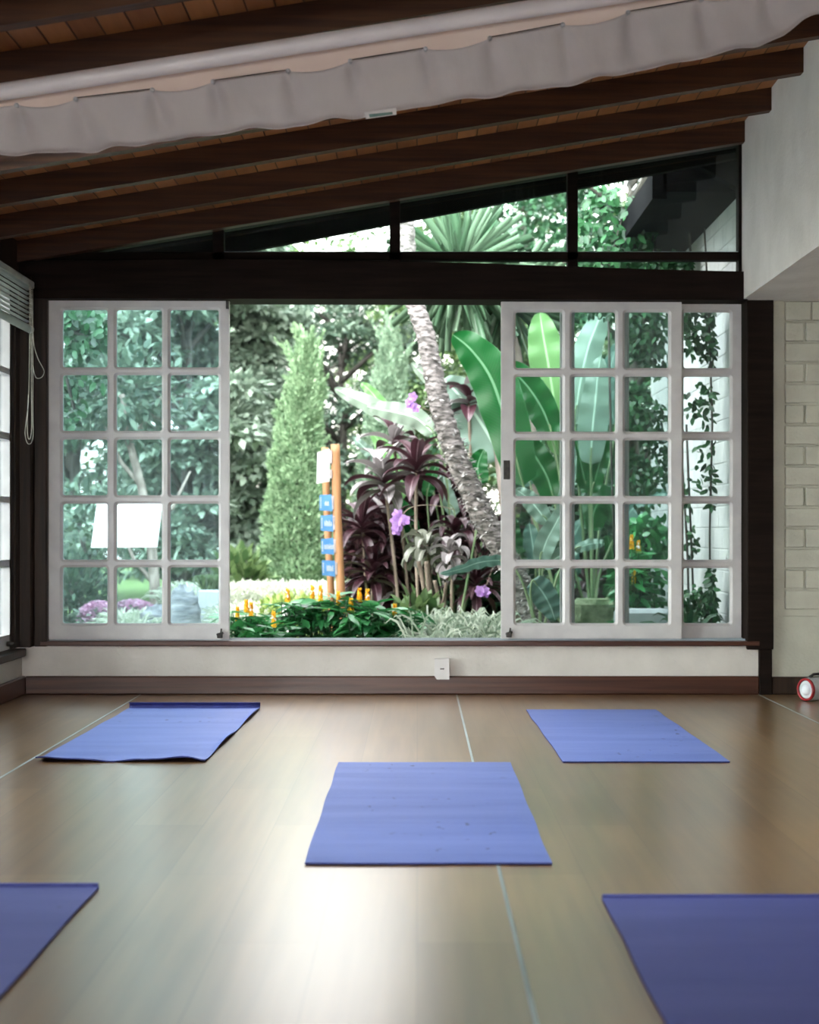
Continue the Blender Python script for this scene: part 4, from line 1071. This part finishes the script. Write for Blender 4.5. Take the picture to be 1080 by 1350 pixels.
# broad leaves
def smooth_path(P, sub=6):
    out = []
    for i in range(len(P) - 1):
        p0, p1, p2, p3 = P[max(i - 1, 0)], P[i], P[i + 1], P[min(i + 2, len(P) - 1)]
        for k in range(sub):
            t = k / sub; out.append(.5 * ((2 * p1) + (p2 - p0) * t + (2 * p0 - 5 * p1 + 4 * p2 - p3) * t * t + (-p0 + 3 * p1 - 3 * p2 + p3) * t ** 3))
    out.append(P[-1]); return out
def blade(parent, pts, w, mat, Y, tiltv=.25, stem=None, fold=.25, seed=0, name='leaf', dy=.0, bluntness=.75, uvtop=1):
    """pts: base to tip of the midrib; w full width in metres"""
    r = np.random.default_rng(seed)
    P = [at(a, c, Y + dy * i / max(1, len(pts) - 1)) for i, (a, c) in enumerate(pts)]
    P = smooth_path(P, 7); n = len(P); vs = []; uv = []; nc = 8; b = MB(); ph_ = r.uniform(0, 6, 3)
    for i in range(n):
        t = i / (n - 1); T = (P[min(i + 1, n - 1)] - P[max(i - 1, 0)]).normalized()
        side = T.cross(Vector((0, -1, 0))).normalized(); nrm = side.cross(T)
        side = (side * math.cos(tiltv) + nrm * math.sin(tiltv)).normalized(); nrm = side.cross(T).normalized()
        if nrm.y > 0: nrm = -nrm
        prof = (math.sin(math.pi * min(1, t * .97 + .03) ** bluntness)) ** .55 if 0 < t < 1 else 0.02
        for k in range(nc + 1):
            u = k / nc - .5
            wob = .012 * math.sin(t * 31 + ph_[0]) * abs(u) * 2 + .010 * math.sin(t * 17 + ph_[1] + u * 3) * abs(u)
            vs.append(P[i] + side * (u * w * prof) + nrm * (abs(u) * w * fold * prof * (1 if seed % 2 else -1) + wob)); uv.append((k / nc, t * (w * 3 + .8)))
    b.add(vs, [(i * (nc + 1) + k, i * (nc + 1) + k + 1, (i + 1) * (nc + 1) + k + 1, (i + 1) * (nc + 1) + k) for i in range(n - 1) for k in range(nc)], uv)
    o = b.build(name, mat, parent, 'leaf')
    if stem:
        S_ = smooth_path([at(a, c, Y) for a, c in stem] + [P[0], P[min(4, n - 1)]], 5)
        for s in S_: s.z = max(s.z, -.02)
        b = MB(); m = len(S_); pr = .012 if Y < 11 and 'upright' in parent['label'] or 'tall' in parent['label'] else .009
        b.tube(S_, [pr * (1 - .6 * i / m) for i in range(m)], 8); b.build('petiole', 'stalk', o if False else parent, True)
    return o
Y0 = 10.6
bA = thing('banana_plant', 'banana plant with an upright bright green leaf behind the first pane column', 'banana plant', (at(752, 840, Y0).x, Y0, 0))
blade(bA, [(738, 600), (732, 540), (723, 480), (716, 440), (712, 412)], .24, 'banana_bright', Y0, .15, [(752, 840), (745, 700)], seed=1, bluntness=.95)
blade(bA, [(728, 575), (718, 545), (700, 515), (678, 490), (668, 482)], .21, 'banana_dark', Y0 - .15, .2, [(752, 840), (745, 680)], seed=3, bluntness=.8)
blade(bA, [(732, 665), (722, 630), (708, 605), (694, 585), (690, 580)], .20, 'banana_dark', Y0 + .1, .2, [(752, 840), (742, 720)], seed=5)
blade(bA, [(690, 640), (668, 560), (648, 500), (622, 462), (597, 441)], .30, 'banana_dark', Y0 - .3, .3, [(752, 850), (715, 720)], seed=6, bluntness=.75)
blade(bA, [(738, 700), (745, 660), (752, 620), (757, 590)], .10, 'banana_pale', Y0, .2, [(752, 840), (745, 740)], seed=7)
bB = thing('banana_plant', 'banana plant with tall grey-green leaves behind the second pane column', 'banana plant', (at(782, 840, 10.9).x, 10.9, 0))
blade(bB, [(758, 560), (764, 510), (775, 460), (788, 425), (800, 395)], .20, 'banana_pale', 10.9, .2, [(782, 840), (765, 660)], seed=2)
blade(bB, [(779, 612), (781, 570), (785, 530), (788, 497), (792, 470)], .20, 'banana_pale', 10.7, .15, [(782, 840), (780, 680)], seed=4)
blade(bB, [(780, 650), (788, 620), (798, 585), (806, 560)], .12, 'banana_dark', 10.75, .2, [(782, 840), (780, 700)], seed=9)
blade(bB, [(776, 650), (768, 620), (762, 590), (758, 570)], .12, 'banana_dark', 10.8, .2, [(782, 840), (779, 700)], seed=11)
blade(bB, [(778, 700), (785, 670), (800, 655), (812, 690)], .20, 'banana_dark', 10.9, .3, [(782, 840), (780, 740)], seed=12)
blade(bB, [(815, 700), (835, 670), (860, 655), (880, 650)], .14, 'banana_blue', 10.9, .3, [(782, 840), (790, 760)], seed=15)
blade(bB, [(812, 560), (800, 520), (806, 480), (815, 450)], .12, 'banana_blue', 11.2, .4, [(782, 840), (790, 700)], seed=41)
blade(bB, [(760, 760), (752, 730), (760, 700), (775, 680)], .12, 'banana_blue', 11.0, .3, [(782, 840)], seed=42)
blade(bB, [(800, 790), (812, 760), (808, 730), (800, 705)], .12, 'banana_dark', 11.2, .3, [(782, 840)], seed=43)
blade(bA, [(728, 800), (740, 770), (748, 750), (750, 735)], .13, 'banana_dark', 10.9, .3, [(752, 840)], seed=44)
blade(bA, [(700, 640), (690, 620), (684, 600), (683, 575)], .14, 'banana_blue', 11.0, .3, [(752, 840), (715, 720)], seed=45)
bC = thing('banana_plant', 'pale-leaved banana plant behind the leaning trunk, leaves reaching toward the conifers', 'banana plant', (at(600, 845, 11.4).x, 11.4, 0))
blade(bC, [(660, 606), (645, 575), (622, 540), (600, 515), (585, 500)], .34, 'banana_pale', 11.2, .25, [(600, 850), (640, 700), (668, 640)], seed=13)
blade(bC, [(572, 572), (550, 552), (525, 544), (503, 540), (484, 536)], .145, 'banana_grey', 11.0, .1, [(600, 850), (590, 640)], seed=14)
blade(bC, [(545, 578), (520, 556), (490, 535), (462, 522), (441, 512)], .13, 'banana_grey', 11.3, .1, [(600, 850), (580, 650)], seed=16)
blade(bC, [(530, 560), (505, 535), (488, 515), (476, 505)], .09, 'banana_bright', 11.5, .2, [(600, 850), (570, 640)], seed=17)
blade(bC, [(606, 545), (590, 520), (560, 495), (542, 478)], .10, 'banana_grey', 11.5, .2, [(600, 850), (612, 640)], seed=18)
blade(bC, [(563, 655), (568, 632), (578, 608)], .09, 'banana_dark', 11.0, .2, [(600, 850), (570, 720)], seed=19)
blade(bC, [(546, 705), (535, 680), (522, 655)], .13, 'banana_dark', 11.4, .2, [(600, 850), (560, 760)], seed=20)
blade(bC, [(528, 660), (520, 620), (506, 590), (490, 570)], .14, 'banana_bright', 11.5, .2, [(600, 850), (545, 740)], seed=21)
blade(bC, [(505, 620), (490, 600), (478, 588), (465, 575)], .08, 'banana_pale', 11.1, .2, [(600, 850), (540, 720)], seed=22)
blade(bC, [(634, 640), (630, 615), (638, 592)], .14, 'banana_dark', 10.7, .1, [(600, 850), (628, 700)], seed=23)
blade(bC, [(600, 680), (588, 650), (584, 620)], .11, 'banana_pale', 11.4, .2, [(600, 850), (598, 740)], seed=24)
bD = thing('banana_plant', 'low bluish banana plant behind the lower left panes of the right door', 'banana plant', (at(712, 842, 9.9).x, 9.9, 0))
blade(bD, [(712, 742), (720, 715), (733, 690), (748, 662)], .13, 'banana_pale', 9.9, .15, [(712, 850)], seed=25)
blade(bD, [(722, 690), (708, 670), (694, 655), (680, 645)], .12, 'banana_pale', 10.0, .15, [(712, 850), (716, 740)], seed=26)
blade(bD, [(706, 745), (702, 715), (698, 690)], .12, 'banana_blue', 10.0, .2, [(712, 850)], seed=27)
blade(bD, [(702, 765), (715, 780), (726, 800), (732, 818)], .16, 'banana_blue', 9.7, .1, [(712, 850), (700, 790)], seed=28)
blade(bD, [(716, 748), (735, 735), (750, 728), (765, 725)], .10, 'banana_pale', 9.9, .3, [(712, 850)], seed=29)
blade(bD, [(757, 725), (775, 718), (790, 716), (797, 717)], .07, 'banana_pale', 9.8, .3, [(712, 850), (735, 760)], seed=30)
blade(bD, [(668, 739), (650, 739), (630, 742), (608, 750), (580, 757)], .075, 'banana_blue', 9.8, .35, [(712, 850), (690, 770)], seed=31, fold=.1)
blade(bD, [(688, 742), (680, 722), (676, 700), (676, 680)], .11, 'banana_dark', 10.0, .2, [(712, 850)], seed=32)

# cordylines: rosettes of ti leaves
def ti_plant(label, px, py, Y, L, n, seed, stembase, mats=('ti_dark', 'ti_pale'), pale=.25, wid=.065, droop=.5):
    r = np.random.default_rng(seed); c = at(px, py, Y); base = at(stembase, 845, Y); base.z = -.03
    t = thing('ti_plant', label, 'ti plant', (base.x, Y, 0))
    wid *= 1.3; n = int(n * 1.3)
    b = MB(); mid = (c + base) / 2 + Vector((r.normal(0, .03), 0, 0)); b.tube(smooth_path([base, mid, c], 6), .011, 8); b.build('stem', 'stalk_dry', t, True)
    for k in range(n):
        a = k * 2.4 + r.uniform(-.3, .3); el = 1.25 - 1.5 * (k / n) ** .8 + r.normal(0, .12)
        ln = L * r.uniform(.75, 1.1); h = Vector((math.cos(a), math.sin(a), 0)); P = []
        p = Vector(c) + Vector((0, 0, -.10 * k / n)); e = el
        for q in range(9):
            P.append(p.copy()); p = p + (h * math.cos(e) + Vector((0, 0, math.sin(e)))) * ln / 8; e -= droop * (.12 + .12 * q / 4)
        vs = []; uv = []; nc = 4
        for i, pt in enumerate(P):
            tt = i / 8; T = (P[min(i + 1, 8)] - P[max(i - 1, 0)]).normalized(); sd = T.cross(Vector((0, 0, 1)))
            sd = sd.normalized() if sd.length > .05 else Vector((-math.sin(a), math.cos(a), 0)); nm = sd.cross(T).normalized()
            w = wid * (.10 + .90 * math.sin(math.pi * min(1, .08 + .92 * tt)) ** 1.0) if tt < 1 else .003
            for q in range(nc + 1):
                u = q / nc - .5; vs.append(pt + sd * u * w + nm * abs(u) * w * .5); uv.append((q / nc, tt))
        b = MB(); b.add(vs, [(i * (nc + 1) + q, i * (nc + 1) + q + 1, (i + 1) * (nc + 1) + q + 1, (i + 1) * (nc + 1) + q) for i in range(8) for q in range(nc)], uv)
        b.build('leaf', mats[1] if r.uniform() < pale else mats[0], t, 'leaf')
    return t
TI = [
 ('ti plant with broad pale lower leaves beside the signposts', 506, 628, 10.9, .34, 15, 'ti_dark', .6, .085, 530),
 ('tall ti plant of upright dark red leaves left of the leaning trunk', 549, 612, 10.7, .33, 16, 'ti_dark', .15, .07, 556),
 ('ti plant high behind the leaning trunk near the right door edge', 618, 520, 11.2, .30, 14, 'ti_dark', .3, .085, 640),
 ('ti plant with a silvery top leaf beneath the pale banana leaves', 519, 578, 11.1, .27, 9, 'ti_dark', .7, .08, 545),
 ('dark ti plant directly right of the signposts at mid height', 478, 690, 11.2, .33, 20, 'ti_dark', .06, .055, 500),
 ('dark ti plant behind the purple orchid', 512, 700, 11.3, .34, 22, 'ti_dark', .08, .055, 520),
 ('low dark ti plant right of the signpost bases', 492, 750, 11.1, .30, 20, 'ti_dark', .1, .055, 500),
 ('ti plant with drooping greyish leaves in the centre of the doorway', 563, 715, 10.4, .24, 18, 'ti_green', .0, .055, 573),
 ('dark ti plant between the drooping greyish one and the trunk', 600, 700, 10.9, .30, 20, 'ti_dark', .12, .055, 598),
 ('ti plant with hanging pinkish-grey leaves beside the trunk', 594, 725, 10.2, .20, 13, 'ti_pale', .0, .055, 590),
 ('low dark ti plant under the blue-green strap leaf', 628, 765, 11.0, .32, 20, 'ti_dark', .05, .05, 632),
 ('dark ti plant low behind the yellow flower spikes', 536, 765, 11.4, .34, 18, 'ti_dark', .08, .055, 540),
 ('dark ti plant hidden behind the foot of the leaning trunk', 655, 700, 11.5, .34, 16, 'ti_dark', .05, .055, 655),
 ('dark ti plant behind the upper half of the leaning trunk', 590, 640, 11.6, .32, 16, 'ti_dark', .1, .06, 600),
 ('dark ti plant behind the bottom middle pane of the right door', 775, 770, 11.4, .34, 16, 'ti_dark', .1, .05, 775),
]
for i, (lab, px, py, Y, L, n, m0, pale, wid, sb) in enumerate(TI):
    ti_plant(lab, px, py, Y, L, n, 50 + i, sb, (m0, 'ti_pale'), pale, wid, droop=1.5 if 'hanging' in lab or 'drooping' in lab else .75)
M['leaf_purple'] = leaf_mat('leaf_purple', (.008, .004, .005), (.045, .016, .02), trans=.15)
shrub('mass of dark purple foliage filling the space under the ti plants', 560, 760, 11.9, 1.0, 1.18, 'leaf_purple', 4200, .15, seed=61, up=.2)
shrub('dark green and brown undergrowth behind the right foot of the doorway', 640, 780, 11.6, .8, .62, 'leaf_deep', 2600, .11, seed=62, up=.2)
# bare stems
def bare(label, pts, Y, rad):
    P = [at(a, c, Y) for a, c in pts]; b = MB(); b.tube(smooth_path(P, 5), rad, 8); tag(b.build('bare_stem', 'stalk_dry', None, True), label, 'stem')
bare('pale bare stem behind the striped grass, leftmost of three', [(564, 858), (562, 800), (558, 770), (552, 740)], 10.1, .014)
bare('pale bare stem in the middle of three behind the striped grass', [(574, 858), (570, 800), (565, 775), (562, 740)], 10.0, .013)
bt = thing('forked_stem', 'pale forked stem behind the striped grass', 'stem', (at(580, 850, 9.95).x, 9.95, 0))
b = MB(); b.tube(smooth_path([at(579, 862, 9.95), at(581, 815, 9.95), at(580, 798, 9.95), at(573, 765, 9.95)]), .012, 8); b.tube(smooth_path([at(582, 800, 9.95), at(586, 785, 9.95), at(588, 768, 9.95)]), .009, 8); b.build('stem', 'stalk_dry', bt, True)
# dark hedge behind the clump, down to the ground
blobtree('dark_hedge', 'dark undergrowth behind the purple ti plants', 565, 12.4, 1.0, .0, 1.0, 'leaf_deep', n=9000, leaf=.08, nb=34, trunk=True, cat='hedge', seed=71)
blobtree('dark_hedge', 'dark undergrowth behind the right door and banana stems', 735, 12.2, 1.0, .0, 1.2, 'leaf_deep', n=9000, leaf=.08, nb=34, trunk=True, cat='hedge', seed=72)
blobtree('dark_hedge', 'dark undergrowth at the end of the white garden wall', 838, 13.2, .8, .0, 2.0, 'leaf_deep', n=9000, leaf=.08, nb=34, trunk=True, cat='hedge', seed=73)

# orchids
def orchid(label, px, py, Y, seed, ctrl, n=6, sc=1.0):
    r = np.random.default_rng(seed); c = at(px, py, Y); t = thing('orchid', label, 'flower', (c.x, Y, c.z))
    P = [Vector(at(a, q, Y)) for a, q in ctrl] + [c]; b = MB(); b.tube(smooth_path(P, 5), .003, 6); b.build('flower_stem', 'stalk_dry', t, True)
    for k in range(n):
        o_ = c + Vector((r.normal(0, .018), r.normal(-.01, .01), r.normal(0, .022))) * sc
        a = np.arange(5) * 1.2566 + r.uniform(0, 1); D = np.stack([np.cos(a), np.full(5, -.35), np.sin(a)], 1)
        cloud('bloom', np.tile(np.array(o_), (5, 1)), D, .034 * sc, .032 * sc, 'oval', 'petal_purple', t, up=np.tile((0, -1.0, 0), (5, 1)), seed=seed + k)
orchid('purple orchid in the middle of the ti plants', 525, 688, 10.0, 3, [(600, 672), (570, 666), (545, 668), (533, 676)], 7, 1.15)
orchid('purple orchid beside the leaning trunk under the pale leaves', 547, 531, 10.0, 4, [(578, 545), (562, 540)], 4, 1.0)
orchid('purple orchid low beside the edge of the right door', 636, 779, 10.0, 5, [(652, 720), (650, 745), (644, 765)], 6, 1.0)
# small yellow-brown leaf by orchid
# signpost poles with signs
def pole(label, p0, p1, Y, r0):
    P = [at(p1[0], p1[1], Y), at((p0[0] + p1[0]) / 2 - 1, (p0[1] + p1[1]) / 2, Y), at(*p0, Y)]
    d = P[0]; base = Vector((P[0].x + (P[0].x - P[2].x) * .2, Y, -.05)); P = [base] + P
    b = MB(); b.tube(smooth_path(P, 6), [r0 * (1 + .04 * math.sin(i * 1.3)) for i in range((len(P) - 1) * 6 + 1)], 14)
    return tag(b.build('wooden_pole', 'pole_wood', None, True), label, 'pole')
pole('thicker orange wooden pole right of the small signs', (442, 586), (450, 796), 10.6, .030)
pole('thinner orange wooden pole behind the small signs', (428.5, 590), (437, 790), 10.75, .024)
SG = [((419, 597), (435, 592), (435, 635), (418, 638), 'sign_white', 'white blank-looking notice board at the top of the signpost'),
      ((422, 653), (437.5, 652), (439, 674), (422, 673), 'sign_blue', 'topmost of four small blue signs on the pole'),
      ((423.5, 680), (439, 678.5), (440, 701), (423.5, 699.5), 'sign_blue', 'second from the top of four small blue signs'),
      ((424, 710.5), (440, 709), (441, 731), (424.5, 730), 'sign_blue', 'third from the top of four small blue signs'),
      ((425, 738.5), (442, 739), (442.5, 760), (425.5, 758), 'sign_blue', 'lowest of four small blue signs on the pole')]
for i, (a, c_, d, e, m_, lab) in enumerate(SG):
    Y = 10.62; ctr = at((a[0] + d[0]) / 2, (a[1] + d[1]) / 2, Y)
    t = thing('sign', lab, 'sign', tuple(ctr), 'signs on the wooden poles' if False else None)
    b = MB(); v = [at(*a, Y - .05), at(*c_, Y - .0), at(*d, Y - .0), at(*e, Y - .05)]; v = [p + Vector((0, -.05, 0)) for p in v]; v += [p + Vector((.0, .012, 0)) for p in v]
    b.add(v, [(0, 1, 2, 3), (7, 6, 5, 4), (0, 4, 5, 1), (1, 5, 6, 2), (2, 6, 7, 3), (3, 7, 4, 0)]); b.build('face', m_, t)
    b = MB(); x1 = v[1].x; 
    z0, z1 = v[2].z + .01, v[1].z - .01
    for zz in ([(z0, z1)] if m_ == 'sign_blue' else [(z0 + .01, (z0 + z1) / 2 - .03), ((z0 + z1) / 2 + .01, z1)]):
        b.box(x1 + .001, x1 + .017, Y - .05, Y + .03, zz[0], zz[1], .002)
    b.build('backing_board', 'sign_board', t)
    # faint illegible strokes of lettering
    b = MB(); w = [(.36, .85), (.42, .75), (.30, .92), (.24, .95)][i % 4]
    fa, fb, fc, fd = v[0], v[1], v[2], v[3]
    def pt(u, h): return (fa.lerp(fb, u)).lerp(fd.lerp(fc, u), h) + Vector((0, -.002, 0))
    r = np.random.default_rng(30 + i)
    if m_ == 'sign_blue':
        segs = []
        u = w[0]
        while u < w[1]:
            dw = r.uniform(.05, .08); segs.append((u, u + dw * .55, .46 - r.uniform(0, .16), .68)); u += dw
        for k in range(6): segs.append((.06, .14, .16 + k * .12, .16 + k * .12 + .07))
        for (u0, u1, h0, h1) in segs:
            q = [pt(u0, h0), pt(u1, h0), pt(u1, h1), pt(u0, h1)]; q += [p + Vector((0, .0015, 0)) for p in q]
            b.add(q, [(0, 1, 2, 3), (7, 6, 5, 4), (0, 4, 5, 1), (1, 5, 6, 2), (2, 6, 7, 3), (3, 7, 4, 0)])
        b.build('lettering', 'sign_white', t)
    else:
        for k in range(9):
            q = [pt(.47, .2 + k * .07), pt(.56, .2 + k * .07), pt(.56, .235 + k * .07), pt(.47, .235 + k * .07)]; q += [p + Vector((0, .0015, 0)) for p in q]
            b.add(q, [(0, 1, 2, 3), (7, 6, 5, 4), (0, 4, 5, 1), (1, 5, 6, 2), (2, 6, 7, 3), (3, 7, 4, 0)])
        b.build('lettering', 'silver', t)

# yellow lollipop plants
def lolly(label, px, Y, w, h, spikes, seed, nst=12):
    r = np.random.default_rng(seed); X = (px - CX) * Y / F; t = thing('lollipop_plant', label, 'plant', (X, Y, 0), None)
    b = MB(); PP = []; DD = []; tips = []
    for (sx, sy) in spikes:
        tips.append((at(sx, sy + 9, Y), True))
    for k in range(nst):
        tips.append((Vector((X + r.uniform(-w / 2, w / 2), Y + r.uniform(-.10, .12), h * r.uniform(.75, 1.0))), False))
    for tip, fl in tips:
        base = Vector((X + (tip.x - X) * .5, Y, -.02)); S_ = smooth_path([base, (base + tip) / 2 + Vector((r.normal(0, .015), r.normal(0, .02), .02)), tip], 5)
        b.tube(S_, .0035, 6)
        for q in np.linspace(.3, 1.0, 6):
            p = S_[min(len(S_) - 1, int(q * (len(S_) - 1)))]
            for s in (0, math.pi):
                a = q * 9 + s + r.normal(0, .3)
                PP.append(tuple(p + Vector((0, 0, -.012 if fl else 0)))); DD.append((math.cos(a), math.sin(a), r.uniform(-.6, .35)))
    b.build('stems', 'leaf_deep', t, True)
    n = len(PP); cloud('foliage', np.array(PP), np.array(DD), r.uniform(.11, .19, n), r.uniform(.032, .05, n), 'oval', 'leaf_glossy', t, seed=seed)
    for (sx, sy) in spikes:
        c = at(sx, sy, Y); hh = r.uniform(.065, .09); P = []; D = []
        for k in range(44):
            z = k / 44; a = k * 2.4; rad = .0085 * (1 - .75 * z)
            P.append((c.x + rad * math.cos(a), c.y + rad * math.sin(a), c.z - hh / 2 + hh * z)); D.append((math.cos(a) * .35, math.sin(a) * .35, 1.0))
        cloud('flower_spike', np.array(P), np.array(D), .018, .016, 'oval', 'petal_yellow', t, up=np.array([(d[0], d[1], 0) for d in D]), seed=seed)
        if r.uniform() < .55:
            P = np.array([(c.x, c.y - .012, c.z + hh * .2)] * 4); D = r.normal(0, 1, (4, 3)); D[:, 1] = -abs(D[:, 1]); cloud('white_bloom', P, D, .025, .009, 'oval', 'petal_white', t)
lolly('yellow-spiked plant at the left edge of the open doorway', 320, 9.3, .26, .36, [(313, 812), (324.5, 801), (331, 806)], 1, 12)
lolly('single-spiked yellow flowering plant, second from the doorway left edge', 363, 9.15, .22, .30, [(361, 818)], 2, 10)
lolly('yellow-spiked plant in front of the lime shrub', 397, 9.35, .26, .44, [(379.5, 787), (400, 804), (412, 784)], 3, 14)
lolly('yellow-spiked plant at the foot of the signposts', 438, 9.3, .28, .44, [(422.6, 784), (446, 791)], 4, 15)
lolly('yellow-spiked plant with most spikes, right of the signposts', 475, 9.25, .30, .42, [(474, 786), (484.5, 788), (463, 799), (460, 815)], 5, 16)
lolly('yellow-spiked plant beside the striped grass', 520, 9.3, .26, .38, [(520.6, 807)], 6, 15)
lolly('yellow-spiked plant behind the fourth row of right door panes', 845, 9.75, .2, .62, [(842, 722), (833, 716), (836, 762)], 7, 10)
tuft('spider_plant', 'striped pale spider grass at the right foot of the open doorway', 'grass', 545, 662, 9.1, 9.7, .3, 1000, 'spider', .68, .015, seed=6, spread=.42, stuff=True)
shrub('soft green leafy shrub behind the striped grass', 548, 810, 9.9, .26, .42, 'leaf_mid', 240, .11, seed=31)
b = MB()
c = at(380, 806, 9.6)
b.lathe([(.0, .05), (.03, .046), (.042, .02), (.044, 0), (.03, -.035), (0, -.045)], tuple(c), 'z', 20); b.tube([c, Vector((c.x, c.y, -.02))], .01, 8)
tag(b.build('garden_light', 'board_white', None, True), 'round white garden globe among the yellow-spiked plants', 'garden globe')

# ------------------------------------------------------------------ LIGHT
w = bpy.data.worlds.new('sky'); scene.world = w; w.use_nodes = True; nt = w.node_tree; nt.nodes.clear()
out = nt.nodes.new('ShaderNodeOutputWorld'); bg = nt.nodes.new('ShaderNodeBackground')
tc = nt.nodes.new('ShaderNodeTexCoord'); sp = nt.nodes.new('ShaderNodeSeparateXYZ'); nt.links.new(tc.outputs['Generated'], sp.inputs[0])
colr = ramp(nt, sp.outputs[2], [(0.0, (1.0, .95, .88)), (.25, (.98, .98, .985)), (1.0, (.93, .95, 1.0))])
nt.links.new(colr, bg.inputs[0])
# brighter overcast on the side of the sky behind the house
dt = nt.nodes.new('ShaderNodeVectorMath'); dt.operation = 'DOT_PRODUCT'; dt.inputs[1].default_value = (-.60, -.77, .22)
nt.links.new(tc.outputs['Generated'], dt.inputs[0])
mr = nt.nodes.new('ShaderNodeMapRange'); mr.inputs[1].default_value = .1; mr.inputs[2].default_value = .9; mr.inputs[3].default_value = 6.3; mr.inputs[4].default_value = 25
mr.interpolation_type = 'SMOOTHSTEP'
nt.links.new(dt.outputs['Value'], mr.inputs[0]); nt.links.new(mr.outputs[0], bg.inputs[1]); nt.links.new(bg.outputs[0], out.inputs[0])
sun = bpy.data.lights.new('sun', 'SUN'); sun.energy = 1.2; sun.angle = math.radians(8); sun.color = (1, .96, .86)
so = bpy.data.objects.new('sun', sun); COL.objects.link(so); so.rotation_euler = Vector((.5, .15, -1.0)).to_track_quat('-Z', 'Y').to_euler()

vs_ = scene.view_settings; vs_.view_transform = 'Standard'; vs_.look = 'None'; vs_.gamma = 1; vs_.use_curve_mapping = False; vs_.exposure = 0.0
scene.cycles.use_denoising = True
scene.cycles.max_bounces = 8; scene.cycles.transparent_max_bounces = 16
scene.cycles.sample_clamp_indirect = 6
